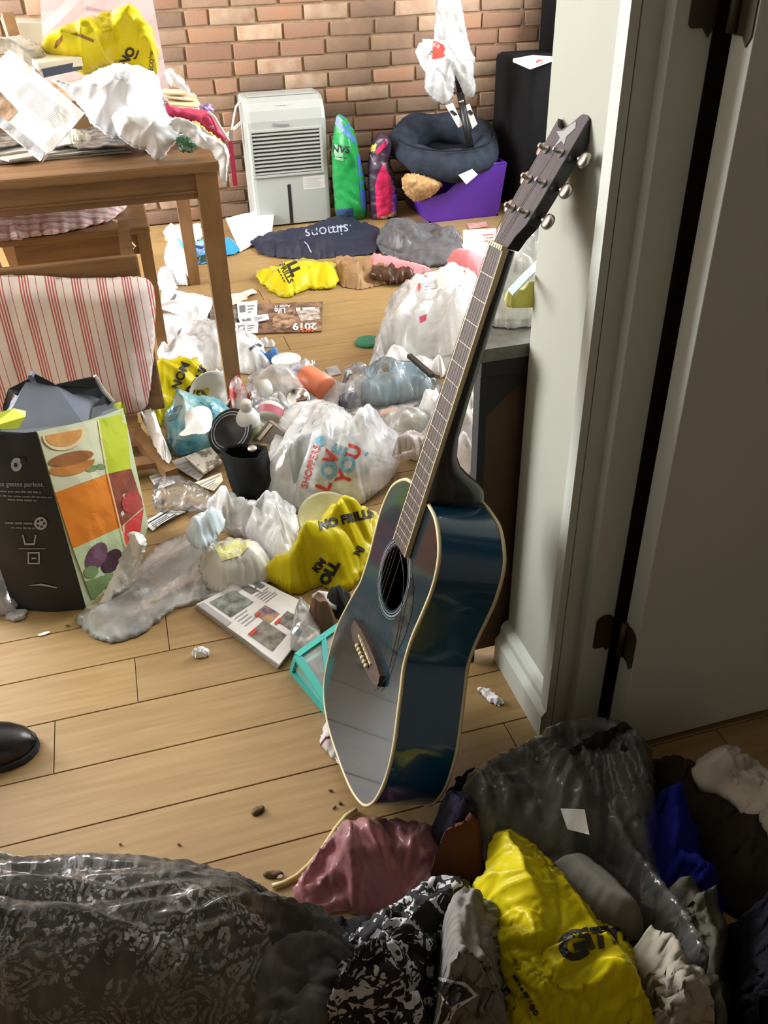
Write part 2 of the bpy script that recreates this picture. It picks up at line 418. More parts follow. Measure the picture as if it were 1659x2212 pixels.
def bv_of(o):
    if o.name not in BV:
        me = o.data; org = WLOC[o.name]
        BV[o.name] = BVHTree.FromPolygons([tuple(np.array(v.co[:])+org) for v in me.vertices], [tuple(p.vertices) for p in me.polygons])
    return BV[o.name]
EYEV = Vector((0, 0, EYE))
def lay(o, q, faces, off=0.0012):
    """lay a flat print or shade patch on the visible skin of an object"""
    bv = bv_of(o); rr = rays(q); V = []; ok = []
    for d in rr:
        h = bv.ray_cast(EYEV, Vector(d).normalized())
        if h[0] is None: V.append((0, 0, 0)); ok.append(False)
        else:
            nv = h[1] if h[1].dot(Vector(d)) < 0 else -h[1]
            dd = Vector(d).normalized()
            V.append((h[0]+nv*off*0.5-dd*off)[:]); ok.append(True)
    V = np.array(V); out = []
    for f in faces:
        if all(ok[i] for i in f):
            p = V[list(f)]; e = max(np.linalg.norm(p[i]-p[(i+1) % len(f)]) for i in range(len(f)))
            if e < 0.12: out.append(f)
    used = sorted({i for f in out for i in f}); mp = {i: k for k, i in enumerate(used)}
    return V[used] if used else np.zeros((0, 3)), [tuple(mp[i] for i in f) for f in out]
def decal(o, poly, mat, name='print_or_shade_patch', step=8, off=0.0012, rnd=False, parent=None):
    q, fs = tess(outline(poly, step, 0, 0, rnd), step, 3)
    v, f = lay(o, q, fs, off)
    if len(f): return mk(name, v, f, mat, parent or o)
def quadmap(quad, u, v):
    a, b, c, d = (np.array(p, float) for p in quad)
    return a*(1-u)*(1-v)+b*u*(1-v)+c*u*v+d*(1-u)*v
def bars(o, quad, rects, mat, name='printed_text', off=0.0012, parent=None):
    """many small flat print marks in one part; rects are (u0,v0,u1,v1) of the quad"""
    Q = []; Fc = []
    for (ua, va, ub, vb) in rects:
        k = max(1, int((ub-ua)*np.linalg.norm(np.array(quad[1])-np.array(quad[0]))/14)); n = len(Q)
        for i in range(k+1):
            u = ua+(ub-ua)*i/k; Q.append(quadmap(quad, u, va)); Q.append(quadmap(quad, u, vb))
        for i in range(k): Fc.append((n+2*i, n+2*i+2, n+2*i+3, n+2*i+1))
    v, f = lay(o, np.array(Q), Fc, off)
    if len(f): return mk(name, v, f, mat, parent or o)
_TX = {}
def text2d(s, bold=0.0):
    if (s, bold) in _TX: return _TX[(s, bold)]
    cu = bpy.data.curves.new('t', 'FONT'); cu.body = s; cu.fill_mode = 'BOTH'; cu.resolution_u = 3; cu.offset = bold; cu.align_x = 'CENTER'; cu.align_y = 'CENTER'
    ob = bpy.data.objects.new('t', cu); COL.objects.link(ob); dg = bpy.context.evaluated_depsgraph_get(); dg.update()
    me = bpy.data.meshes.new_from_object(ob.evaluated_get(dg)); bm = bmesh.new(); bm.from_mesh(me)
    bmesh.ops.remove_doubles(bm, verts=bm.verts[:], dist=1e-4); bmesh.ops.triangulate(bm, faces=bm.faces[:])
    for _ in range(4):
        e = [x for x in bm.edges if x.calc_length() > 0.16]
        if not e: break
        bmesh.ops.subdivide_edges(bm, edges=e, cuts=1); bmesh.ops.triangulate(bm, faces=bm.faces[:])
    bm.verts.index_update(); v = np.array([p.co[:2] for p in bm.verts]); f = [tuple(p.index for p in q.verts) for q in bm.faces]
    bm.free(); bpy.data.objects.remove(ob); bpy.data.curves.remove(cu); bpy.data.meshes.remove(me)
    _TX[(s, bold)] = (v, f); return v, f
def lettering(o, s, cx, cy, size, ang, mat, bold=0.0, sx=1.0, skew=0.0, name='lettering', off=0.0016, parent=None):
    v, f = text2d(s, bold); a = math.radians(ang); x = v[:, 0]*size*sx + v[:, 1]*size*skew; y = -v[:, 1]*size
    q = np.stack([cx+x*math.cos(a)-y*math.sin(a), cy+x*math.sin(a)+y*math.cos(a)], 1)
    vv, ff = lay(o, q, f, off)
    if len(ff): return mk(name, vv, ff, mat, parent or o)
def scribble(o, n, cx, cy, size, ang, mat, parent=None, seed=1, off=0.0016):
    """a line of print too small to read in the photo: n short word-like marks"""
    a = math.radians(ang); L = size*0.55*n; r = random.Random(seed+n); ux = np.array([math.cos(a), math.sin(a)]); uy = np.array([-math.sin(a), math.cos(a)])
    c = np.array([cx, cy]); quad = [c-ux*L/2-uy*size*.3, c+ux*L/2-uy*size*.3, c+ux*L/2+uy*size*.3, c-ux*L/2+uy*size*.3]; rc = []; u = 0.0
    while u < 0.97:
        w_ = min(1-u, (1.2+2.6*r.random())/n); rc.append((u, 0.1 if r.random() < .4 else .25, u+w_, .85)); u += w_+0.6/n
    return bars(o, quad, rc, mat, off=off, parent=parent)
def sheet(name, label, cat, quad, z, mat, th=0.002, curl=0.01, seed=1, n=10, group=None, parent=None, Y=None, lam=0.09, kind=None):
    """a sheet, leaflet or booklet: four photo corners at their heights z (or at depths Y), gently bent, with thickness"""
    zz = z if hasattr(z, '__len__') else [z]*4
    C4 = [P(x, y, h) for (x, y), h in zip(quad, zz)] if Y is None else [PY(x, y, h) for (x, y), h in zip(quad, Y if hasattr(Y, '__len__') else [Y]*4)]
    C4 = np.array(C4); nr = np.cross(C4[1]-C4[0], C4[3]-C4[0]); nr /= np.linalg.norm(nr)
    if nr @ (np.array([0, 0, EYE])-C4.mean(0)) < 0: nr = -nr
    v = []
    for j in range(n+1):
        for i in range(n+1): v.append(quadmap(C4, i/n, j/n))
    v = np.array(v); r = np.random.RandomState(seed)
    k = crumple(v, seed, lam, 2)*curl*0.6 + curl*np.sin(v @ r.randn(3)*14+r.rand()*6)*0.5
    top = v+nr*(np.abs(k)+th)[:, None]; bot = v+nr*(np.abs(k))[:, None]
    fs = [(j*(n+1)+i, j*(n+1)+i+1, (j+1)*(n+1)+i+1, (j+1)*(n+1)+i) for j in range(n) for i in range(n)]
    a, b, c = top[fs[0][0]], top[fs[0][1]], top[fs[0][2]]
    if np.cross(b-a, c-a) @ nr < 0: fs = [f[::-1] for f in fs]
    m = len(top); F2 = fs+[tuple(i+m for i in f[::-1]) for f in fs]
    for a_, b_ in rim_edges(fs): F2.append((b_, a_, a_+m, b_+m))
    o = mk(name, np.vstack([top, bot]), F2, mat, parent, smooth=False)
    return tag(o, label, cat, group, kind)
def lines(n, u0=0.08, u1=0.92, v0=0.08, v1=0.92, fill=0.45, seed=1, ragged=0.25):
    r = random.Random(seed); out = []
    for i in range(n):
        v = v0+(v1-v0)*i/n; out.append((u0, v, u1-(u1-u0)*ragged*r.random(), v+(v1-v0)/n*fill))
    return out

# ------------------------------------------------------------------ palette
wood_floor = solid('oak_plank', S((158, 130, 86)), 0.42, S((145, 116, 73)), ns=5, scale=(1.2, 16, 10), bump=0.04, bs=60, bd=0.002, rnd=0.07, detail=6)
pine = solid('pine', S((150, 114, 74)), 0.5, S((126, 92, 58)), ns=5, scale=(4, 4, 1.2), bump=0.05, bs=50, bd=0.002)
pine_h = solid('pine_long', S((138, 103, 66)), 0.5, S((114, 82, 50)), ns=5, scale=(1.0, 9, 9), bump=0.05, bs=50, bd=0.002)
wallpaint = solid('wall_paint', S((166, 167, 152)), 0.6, S((160, 161, 147)), ns=3, bump=0.05, bs=120, bd=0.001)
trimpaint = solid('trim_paint', S((192, 196, 186)), 0.45, S((186, 190, 180)), ns=6)
doorpaint = solid('door_paint', S((196, 198, 190)), 0.45, S((190, 192, 184)), ns=4)
mortar = solid('mortar', S((156, 130, 102)), 0.95, S((138, 114, 88)), ns=30, bump=0.5, bs=140, bd=0.004)
bricks = [solid('brick_%s' % n, S(a), 0.9, S(b), ns=16, bump=0.5, bs=60, bd=0.004, rnd=0.12, thr=(0.35, 0.72)) for n, a, b in (
    ('orange', (150, 110, 84), (142, 113, 90)), ('red', (136, 101, 80), (130, 101, 82)), ('brown', (128, 104, 85), (118, 96, 78)),
    ('tan', (144, 118, 95), (132, 106, 85)), ('pale', (164, 141, 118), (144, 113, 88)), ('dark', (122, 97, 79), (112, 90, 74)))]
white_bag = film('white_bag_film', (0.92, 0.92, 0.94), 1.0, 0.3, 0.3, 0.4)
white_sheer = film('sheer_white_film', (0.95, 0.96, 0.97), 0.74, 0.2, 0.25, 0.5)
clear = film('clear_film', (0.93, 0.94, 0.95), 0.13, 0.4, 0.16, 0.6, bs=30)
clear_milky = film('milky_film', (0.95, 0.95, 0.95), 0.38, 0.15, 0.22, 0.6, bs=30)
clear_dim = film('dim_clear_film', (0.9, 0.9, 0.88), 0.09, 0.1, 0.2, 0.4, bs=22, ior=1.4, bd=0.008)
yellow = film('yellow_film', (0.78, 0.66, 0.012), 1.0, 0.38, 0.32, 0.4, gloss=0.8)
grey_film = film('grey_film', (0.15, 0.15, 0.16), 0.85, 0.3, 0.28, 0.5)
pink_film = film('pink_film', (0.44, 0.19, 0.21), 0.75, 0.3, 0.25, 0.6)
pink_paper = film('pink_paper', (0.88, 0.70, 0.71), 1.0, 0.35, 0.5, 0.2)
navy = solid('navy_fabric', S((22, 26, 50)), 0.6, S((17, 20, 40)), ns=30, bump=0.25, bs=400, bd=0.001)
kraft = solid('kraft_paper', S((150, 116, 78)), 0.75, S((132, 100, 64)), ns=12, bump=0.3, bs=40, bd=0.004)
paper = solid('white_paper', (0.78, 0.77, 0.75), 0.7)
paper_w = solid('bright_paper', (0.88, 0.88, 0.87), 0.6)
cream = solid('cream_paper', S((226, 214, 190)), 0.7)
news = solid('newsprint', S((196, 192, 184)), 0.8, S((170, 166, 158)), ns=8)
ink = solid('black_ink', (0.012, 0.012, 0.012), 0.5)
grey_ink = solid('grey_ink', (0.16, 0.16, 0.17), 0.7)
pale_ink = solid('pale_ink', (0.42, 0.42, 0.44), 0.6)
white_ink = solid('white_ink', (0.75, 0.75, 0.75), 0.5)
red_ink = solid('red_ink', S((196, 60, 48)), 0.5)
blue_ink = solid('blue_ink', S((104, 160, 182)), 0.5)
photo_dark = solid('photo_dark_print', S((60, 56, 50)), 0.4, S((150, 146, 138)), ns=38, detail=6)
photo_brown = solid('photo_brown_print', S((66, 46, 34)), 0.4, S((196, 160, 128)), ns=26, detail=5)
photo_green = solid('photo_green_print', S((62, 72, 52)), 0.4, S((150, 158, 150)), ns=40, detail=6)
photo_dusk = solid('photo_dusk_print', S((70, 52, 120)), 0.4, S((190, 150, 96)), ns=30, detail=4)
plastic_black = solid('black_plastic', (0.012, 0.012, 0.013), 0.4)
matte_black = solid('matte_black', (0.018, 0.018, 0.019), 0.75)
plastic_white = solid('white_plastic', (0.72, 0.72, 0.70), 0.35)
appliance = solid('appliance_shell', S((158, 161, 156)), 0.4, S((152, 155, 150)), ns=4)
steel = solid('steel', (0.45, 0.43, 0.40), 0.3, metal=1.0)
bronze = solid('bronze_hinge', S((64, 54, 42)), 0.45, metal=0.3)
chrome = solid('chrome', (0.6, 0.6, 0.6), 0.15, metal=1.0)
cush = stripes('striped_ticking', (0.70, 0.60, 0.56), S((178, 92, 88)), 0)
cush_y = stripes('striped_ticking_long', (0.70, 0.58, 0.54), S((168, 84, 82)), 1, 0.03)

# ------------------------------------------------------------------ the room
WX, WY0, WY1, BY = 0.578, 0.990, 1.187, 4.62
# floor
fl = mk('floor', MB().box(-2.4, 2.8, -1.0, 4.75, -0.03, -0.0035).v, MB().box(0, 1, 0, 1, 0, 1).f, solid('floor_gap', S((92, 66, 38)), 0.8))
tag(fl, kind='structure')
rnd = random.Random(4); pitch = 0.1311; row0 = 0.892 - 8*pitch
joint = {}
for (x_, y_) in ((362, 1370), (295, 1473), (117, 1620)):
    p_ = P(x_, y_); joint[int((p_[1]-row0)//pitch)] = p_[0]
pm = {}
for r_ in range(0, 30):
    ya = row0+r_*pitch; yb = ya+pitch
    if r_ == 29: yb = BY
    if ya > BY: break
    xs = [-2.4]; x = joint.get(r_, -1.2+rnd.random()*1.0)
    pts = [x]
    while pts[-1] < 2.7: pts.append(pts[-1]+1.15+0.5*rnd.random())
    if pts[0] > -1.2: pts.insert(0, pts[0]-1.3)
    for a, b in zip([-2.4]+pts, pts+[2.75]):
        b = min(b, 2.75)
        if b-a < 0.04: continue
        if b < -1.3 and ya < 1.5: continue
        g = 0.0009
        m_ = MB(); c = 0.0008
        x0, x1, y0, y1 = a+g, b-g, ya+g, min(yb, BY)-g
        m_.add([(x0, y0, -0.012), (x1, y0, -0.012), (x1, y1, -0.012), (x0, y1, -0.012), (x0, y0, -c), (x1, y0, -c), (x1, y1, -c), (x0, y1, -c),
                (x0+c, y0+c, 0), (x1-c, y0+c, 0), (x1-c, y1-c, 0), (x0+c, y1-c, 0)],
               [(3, 2, 1, 0), (0, 1, 5, 4), (1, 2, 6, 5), (2, 3, 7, 6), (3, 0, 4, 7), (4, 5, 9, 8), (5, 6, 10, 9), (6, 7, 11, 10), (7, 4, 8, 11), (8, 9, 10, 11)])
        m_.build('plank', wood_floor, fl)
# brick wall: mortar bed and bricks
def brickwall_mat():
    m, nt, nd, lk = nodes('far_brickwork'); o = N(nt, 'ShaderNodeOutputMaterial'); b = N(nt, 'ShaderNodeBsdfPrincipled'); lk.new(b.outputs[0], o.inputs[0]); b.inputs['Roughness'].default_value = 0.95
    tc = N(nt, 'ShaderNodeTexCoord'); sp = N(nt, 'ShaderNodeSeparateXYZ'); cb = N(nt, 'ShaderNodeCombineXYZ'); lk.new(tc.outputs['Object'], sp.inputs[0]); lk.new(sp.outputs[0], cb.inputs[0]); lk.new(sp.outputs[2], cb.inputs[1])
    t = N(nt, 'ShaderNodeTexBrick'); t.inputs['Scale'].default_value = 1.0; t.inputs['Brick Width'].default_value = 0.225; t.inputs['Row Height'].default_value = 0.0725; t.inputs['Mortar Size'].default_value = 0.006
    t.inputs['Color1'].default_value = c4(S((172, 108, 78))); t.inputs['Color2'].default_value = c4(S((150, 112, 86))); t.inputs['Mortar'].default_value = c4(S((176, 150, 122)))
    lk.new(cb.outputs[0], t.inputs['Vector']); lk.new(t.outputs[0], b.inputs['Base Color']); return m
wb = mk('wall_back', MB().box(-2.4, 2.8, BY+0.012, BY+0.13, 0, 2.5).v, MB().box(0, 1, 0, 1, 0, 1).f, mortar); tag(wb, kind='structure')
wu = mk('wall_back_upper_courses', MB().box(-2.4, 2.8, BY+0.002, BY+0.0119, 1.31, 2.5).v, MB().box(0, 1, 0, 1, 0, 1).f, brickwall_mat(), wb)
def brick_mesh(seed, L, h):
    r = random.Random(seed); bm = bmesh.new(); bmesh.ops.create_cube(bm, size=1.0)
    for v in bm.verts: v.co = Vector((v.co.x*L+r.uniform(-.003, .003), v.co.y*0.03, v.co.z*h+r.uniform(-.003, .003)))
    fr = [e for e in bm.edges if all(v.co.y < 0 for v in e.verts)]
    bmesh.ops.bevel(bm, geom=fr, offset=0.006, segments=2, affect='EDGES', profile=0.6)
    for v in bm.verts: v.co += Vector((r.uniform(-.0012, .0012), r.uniform(-.0015, .0015), r.uniform(-.0012, .0012)))
    me = bpy.data.meshes.new('brick'); bm.to_mesh(me); bm.free(); me.polygons.foreach_set('use_smooth', [True]*len(me.polygons)); return me
rb = random.Random(11); meshes = []
for i in range(36):
    me = brick_mesh(i, 0.212 if i % 6 else 0.100, 0.062); me.materials.append(bricks[i % 6] if i >= 6 else bricks[(i*5+2) % 6]); meshes.append((me, 0.212 if i % 6 else 0.100))
full = [m for m in meshes if m[1] > 0.15]; half = [m for m in meshes if m[1] < 0.15]
for r_ in range(18):
    z = r_*0.0725+0.036; x = -0.62+(r_ % 2)*0.112+rb.uniform(-.02, .02)
    while x < 2.62:
        me, L = rb.choice(full)
        if rb.random() < 0.06: me, L = rb.choice(half)
        x += L/2
        b = bpy.data.objects.new('brick', me); COL.objects.link(b); b.parent = wb
        b.location = tuple(np.array([x+rb.uniform(-.002, .002), BY+0.0155+rb.uniform(-.003, .0015), z+rb.uniform(-.002, .002)])-wloc(wb)); b.rotation_euler = (0, rb.uniform(-.008, .008), 0)
        WLOC[b.name] = np.zeros(3); x += L/2+0.012
far = MB()
for r_ in range(18):
    z = r_*0.0725+0.036; x = -0.62+(r_ % 2)*0.112
    while x > -2.3:
        x -= 0.224; far.box(max(x, -2.39), x+0.212, BY+0.001+rb.uniform(-.002, .002), BY+0.013, z-0.031, z+0.031)
tag(far.build('brick_courses', bricks[2], wb), kind='stuff')
# white wall stub, casing, door
tag(mk('wall_right', MB().box(WX, 2.8, WY0, WY1, 0, 2.5, 0.004).v, MB().box(0, 1, 0, 1, 0, 1, 0.1).f, wallpaint), kind='structure')
bb = MB(); bb.add([(WX, WY0-0.02, 0), (WX-0.024, WY0-0.02, 0), (WX-0.024, WY0-0.02, 0.055), (WX-0.014, WY0-0.02, 0.07), (WX-0.014, WY0-0.02, 0.085), (WX-0.008, WY0-0.02, 0.095), (WX, WY0-0.02, 0.10)] +
       [(WX, WY1+0.0, 0), (WX-0.024, WY1, 0), (WX-0.024, WY1, 0.055), (WX-0.014, WY1, 0.07), (WX-0.014, WY1, 0.085), (WX-0.008, WY1, 0.095), (WX, WY1, 0.10)],
       [(0, 1, 2, 3, 4, 5, 6), (13, 12, 11, 10, 9, 8, 7)]+[(i, i+7, i+8, i+1) for i in range(6)])
tag(bb.build('baseboard_right', trimpaint), kind='structure')
tr = MB().box(0.562, 0.5745, 0.968, 0.992, 0, 2.1).box(0.5765, 0.605, 0.968, 0.992, 0, 2.1).box(0.573, 0.578, 0.9705, 0.99, 0, 2.1)
tag(tr.build('trim_1', trimpaint), kind='structure')
tag(MB().box(0.605, 0.657, 0.949, 0.992, 0, 2.1, 0.0015).build('trim_2', trimpaint), kind='structure')
tag(MB().box(0.657, 0.72, 0.975, 0.992, 0, 2.1).build('gap_shade_strip', solid('jamb_gap_shade', S((60, 56, 50)), 0.8)), kind='structure')  # dark strip: shade of the gap between jamb and door, put into its colour
dr = MB().box(0.668, 1.46, 0.891, 0.930, 0.018, 2.05, 0.0015).build('door_1', doorpaint); tag(dr, kind='structure')
def leaf(z, s):
    pts = []
    for k in range(13):
        t = math.pi*k/12; pts.append((math.cos(t)*0.026, 0.028+math.sin(t)*0.014))
    pts += [(-0.026, -0.026), (-0.020, -0.030), (0.004, -0.030), (0.016, -0.040), (0.026, -0.030)]
    return pts
for zc in (0.252, 1.176):
    for flip in (-1, 1):
        if flip < 0: o2 = [(0.640+x*0.62, 0.9485, zc+z) for x, z in leaf(0, 1)]; f2 = [(x, y-0.0018, z) for x, y, z in o2]
        else: o2 = [(0.6678, 0.911-x*0.68, zc-0.006+z) for x, z in leaf(0, 1)]; f2 = [(x-0.0018, y, z) for x, y, z in o2]
        n = len(o2)
        mk('hinge_leaf', f2+o2, [tuple(range(n)), tuple(range(2*n-1, n-1, -1))]+[((i+1) % n, i, i+n, (i+1) % n+n) for i in range(n)], bronze, dr)
    MB().tube([(0.663, 0.925, zc-0.034), (0.663, 0.925, zc+0.036)], 0.006, 10).build('hinge_knuckle', bronze, dr, True)
# walls, ceiling out of view that close the room, plus an added light blocker; the windows in the side walls let the daylight in
tag(MB().box(-2.5, -2.4, -1.0, 2.7, 0, 2.5).box(-2.5, -2.4, 4.4, 4.75, 0, 2.5).box(-2.5, -2.4, 2.7, 4.4, 0, 0.5).box(-2.5, -2.4, 2.7, 4.4, 2.4, 2.5).build('wall_left', wallpaint), kind='structure')
tag(MB().box(2.8, 2.9, -1.0, 2.3, 0, 2.5).box(2.8, 2.9, 3.9, 4.75, 0, 2.5).box(2.8, 2.9, 2.3, 3.9, 0, 0.85).box(2.8, 2.9, 2.3, 3.9, 2.35, 2.5).build('wall_far_right', wallpaint), kind='structure')
tag(MB().box(-2.5, 2.9, -1.1, 4.75, 2.5, 2.6).build('ceiling', solid('ceiling_paint', S((214, 212, 206)), 0.8)), kind='structure')
tag(MB().box(-2.5, 2.9, -1.1, -1.0, 0, 2.5).build('wall_front', solid('hall_paint', S((196, 190, 178)), 0.8)), kind='structure')
tag(MB().box(-2.4, -0.74, -1.0, 1.40, 0, 2.5).build('hall_light_blocker', MATS['hall_paint']), kind='structure')  # unseen block, added to keep the left window's light off the near floor

# ------------------------------------------------------------------ guitar leaning on the white wall
GR = np.array([[0.3325, 0.0083, -0.9431], [0.0883, -0.9958, 0.0223], [0.9389, 0.0907, 0.3319]])
GT = np.array([0.1816, 1.0068, 0.0469]); GS = 1.0259/1000
def G(p): return np.asarray(p, float).reshape(-1, 3)*GS @ GR.T + GT
gtr = empty('acoustic_guitar', P(880, 1745), 'blue acoustic guitar with cream binding leaning upright against the white wall', 'guitar')
g_blue = solid('guitar_blue_lacquer', (0.004, 0.060, 0.13), 0.22, (0.003, 0.04, 0.09), ns=4, coat=0.7, spec=0.4)
g_top = solid('guitar_top_lacquer', (0.008, 0.026, 0.036), 0.12, (0.012, 0.014, 0.016), ns=5, coat=0.25, spec=0.35)
g_black = solid('guitar_black', (0.010, 0.010, 0.011), 0.35, coat=0.2)
g_head = solid('guitar_headplate', (0.03, 0.037, 0.05), 0.4)
g_cream = solid('cream_binding', S((206, 190, 148)), 0.45)
g_rose = solid('rosewood', S((70, 48, 36)), 0.5, S((46, 32, 25)), ns=14, scale=(3, 3, 12))
g_pearl = solid('rosette_inlay', S((120, 128, 130)), 0.3)
half = [(497, 0), (497, 25), (491, 67), (468, 102), (442, 118), (404, 124), (366, 121), (328, 116), (295, 116), (270, 121), (240, 136), (206, 152), (172, 168), (144, 176), (110, 180), (80, 177), (50, 166), (25, 143), (8, 100), (1, 50)]
def cat(pts, k=4):
    p = np.array(pts, float); n = len(p); out = []
    for i in range(n):
        a, b, c, d = p[(i-1) % n], p[i], p[(i+1) % n], p[(i+2) % n]
        for j in range(k):
            t = j/k; out.append(0.5*((2*b)+(-a+c)*t+(2*a-5*b+4*c-d)*t*t+(-a+3*b-3*c+d)*t**3))
    return np.array(out)
def lf(u): return 1-0.13*min(1, max(0, (300-u)/200.0))
go = cat(half+[(0, 0)]+[(u, -v*lf(u)) for u, v in half[:0:-1]], 4)
ng = len(go)
def ring3(o2, wv): return np.column_stack([o2, np.full(len(o2), float(wv))])
def strip(n, a, b, flip=False): 
    f = [(a+i, a+(i+1) % n, b+(i+1) % n, b+i) for i in range(n)]
    return [q[::-1] for q in f] if flip else f
DB = -108.0
mk('body_sides', G(np.vstack([ring3(go, -0.5), ring3(go, DB)])), strip(ng, 0, ng), g_blue, gtr, True)
hc = np.array([352.0, 0.0]); th = np.arctan2(go[:, 1], go[:, 0]-hc[0]); hole = hc+50*np.column_stack([np.cos(th), np.sin(th)])
mid = (hole+go)/2
mk('soundboard', G(np.vstack([ring3(hole, 0), ring3(mid, 0), ring3(go, 0), ring3(hole, -4)])), strip(ng, 0, ng)+strip(ng, ng, 2*ng)+strip(ng, 3*ng, 0), g_top, gtr)
mk('back_panel', G(ring3(go, DB)), [tuple(range(ng))], g_blue, gtr)
mk('hole_shade_disc', G(ring3(hole*1.6-hc*0.6, -60)), [tuple(range(ng))], solid('dark_inside', (0.012, 0.009, 0.007), 0.9), gtr)  # near-black disc standing in for the shade inside the sound hole
for nm, wv in (('front_binding', -1.5), ('back_binding', DB+1.5)):
    pts = [tuple(q) for q in G(ring3(go*1.0, wv))]; pts.append(pts[0]); MB().tube(pts, 0.0032, 6, False).build(nm, g_cream, gtr, True)
for rr_, wd in ((54, 1.2), (58, 2.6), (63, 1.0)):
    a = np.linspace(0, 2*math.pi, 65)[:-1]; c_ = np.column_stack([np.cos(a), np.sin(a)])
    mk('rosette_ring', G(np.vstack([ring3(hc+c_*rr_, 0.35), ring3(hc+c_*(rr_+wd), 0.35)])), strip(64, 0, 64), g_pearl, gtr)
def gprism(o2, w0, w1):
    n = len(o2); v = np.vstack([ring3(o2, w1), ring3(o2, w0)]); return G(v), [tuple(range(n)), tuple(range(2*n-1, n-1, -1))]+[((i+1) % n, i, i+n, (i+1) % n+n) for i in range(n)]
def gp(nm, o2, w0, w1, m, par=gtr): v, f = gprism(np.array(o2, float), w0, w1); return mk(nm, v, f, m, par)
br = gp('bridge', [(203, -78), (196, -60), (192, -20), (192, 20), (196, 60), (203, 78), (210, 80), (222, 76), (228, 42), (230, 0), (228, -42), (222, -76), (210, -80)], 0, 9, g_rose)
gp('saddle', [(217, -37), (220, -37), (216, 37), (213, 37)], 9, 12, g_cream, br)
for i in range(6):
    MB().lathe(G([(204, -27+i*10.8, 8)])[0], GR[:, 2], [(0, .0025), (.003, .004), (.006, .004), (.008, .002)], 10).build('bridge_pin', g_cream, br, True)
# neck with heel
sec = [(497, 32, -104), (508, 31, -103), (520, 30, -98), (531, 29, -84), (541, 28.5, -64), (553, 28, -46), (570, 27.5, -33), (600, 27, -25), (680, 25.5, -21), (780, 24, -19), (850, 22.5, -17.5), (866, 22, -17)]
v = []; k_ = 11
for u, hw, dp in sec:
    for j in range(k_):
        a = math.pi*j/(k_-1); v.append((u, hw*math.cos(a), 2+(dp-2)*math.sin(a)**0.75))
f = []
for i in range(len(sec)-1):
    for j in range(k_-1): f.append((i*k_+j, i*k_+j+1, (i+1)*k_+j+1, (i+1)*k_+j))
    f.append((i*k_+k_-1, i*k_, (i+1)*k_, (i+1)*k_+k_-1))
nk = mk('neck', G(v), f+[tuple(range(k_))[::-1], tuple((len(sec)-1)*k_+j for j in range(k_))], g_black, gtr, True)
fb = gp('fretboard', [(405, -27), (405, 27), (864, 20.5), (864, -20.5)], 1, 8, g_rose)
gp('fretboard_binding', [(405, 27), (405, 29), (864, 22.5), (864, 20.5)], 0.5, 8.6, g_cream, fb)
gp('fretboard_binding', [(405, -27), (405, -29), (864, -22.5), (864, -20.5)], 0.5, 8.6, g_cream, fb)
for k in range(1, 21):
    u = 864-648*(1-2**(-k/12.0)); hw = 20.5+(864-u)/459*6.5
    gp('fret', [(u-0.65, -hw), (u-0.65, hw), (u+0.65, hw), (u+0.65, -hw)], 8, 9.0, solid('fret_wire', (0.42, 0.36, 0.28), 0.4, metal=0.3), fb)
gp('nut', [(864, -22.5), (864, 22.5), (870, 22.5), (870, -22.5)], 0, 11, g_cream)
def hw_(u): return 3.0-(u-868)*0.25
ho = [(868, -22.5), (885, -26), (903, -36), (940, -38), (1000, -38), (1036, -39), (1026, -28), (1023, -14), (1032, 2), (1044, 15), (1049, 26), (1041, 39), (1000, 38.5), (940, 38), (903, 36), (885, 26), (868, 22.5)]
n = len(ho); v = [(u, vv, hw_(u)) for u, vv in ho]+[(u, vv, hw_(u)-17) for u, vv in ho]
hd = mk('headstock', G(v), [tuple(range(n)), tuple(range(2*n-1, n-1, -1))]+[((i+1) % n, i, i+n, (i+1) % n+n) for i in range(n)], g_black, gtr)
mk('headplate', G([(u*1.0, vv*0.97, hw_(u)+0.5) for u, vv in ho]), [tuple(range(n))], g_head, hd)
inl = [(1036, 12), (1028, 20), (1016, 10), (1006, 16), (1010, 4), (1000, -6), (1013, -4), (1020, -22), (1022, -6), (1030, 2)]
mk('headstock_inlay', G([(u, vv, hw_(u)+1.0) for u, vv in inl]), [tuple(range(len(inl)))], solid('pearl_inlay', S((150, 156, 160)), 0.3), hd)
nrm_h = GR @ np.array([0.25, 0, 0.968]); 
for i, u in enumerate((915, 955, 995)):
    for sd in (-1, 1):
        t = MB(); base = G([(u, sd*21, hw_(u))])[0]
        t.lathe(base, nrm_h, [(0, .006), (.0025, .006), (.003, .0035), (.012, .0032), (.014, .0035), (.015, .002)], 12)
        tn = t.build('tuning_post', steel, hd, True)
        b0 = G([(u, sd*38, hw_(u)-13)])[0]; b1 = G([(u, sd*52, hw_(u)-13)])[0]
        MB().tube([b0, b1], 0.0035, 8).build('tuner_shaft', steel, hd, True)
        MB().box(-1, 1, -1, 1, -1, 1)
        gb = MB(); cb_ = G([(u, sd*58, hw_(u)-13)])[0]; ax = GR @ np.array([0.25, 0.0, 0.968])
        gb.lathe(cb_-ax*0.0045, ax, [(0, .006), (.001, .0095), (.004, .0105), (.008, .0095), (.009, .006)], 14); gb.build('tuner_button', steel, hd, True)
for i in range(6):
    v0, v1 = -18+i*7.2, -27+i*10.8; sd = -1 if i < 3 else 1; up_ = 915+(2-i if i < 3 else i-3)*40
    if i in (0, 5): up_ = 915 if i == 0 else 915
    pu = (915, 955, 995)[i if i < 3 else 5-i]
    pts = [(204, v1, 9), (215, v1, 12.5), (867, v0, 11.5), (pu, sd*19, hw_(pu)+9)]
    if i == 4: pts = [(404, v0*1.3, 10)]+pts[2:]
    MB().tube(G(pts), 0.00036, 5).build('string', solid('wound_string', (0.16, 0.12, 0.08), 0.45, metal=0.5), gtr)
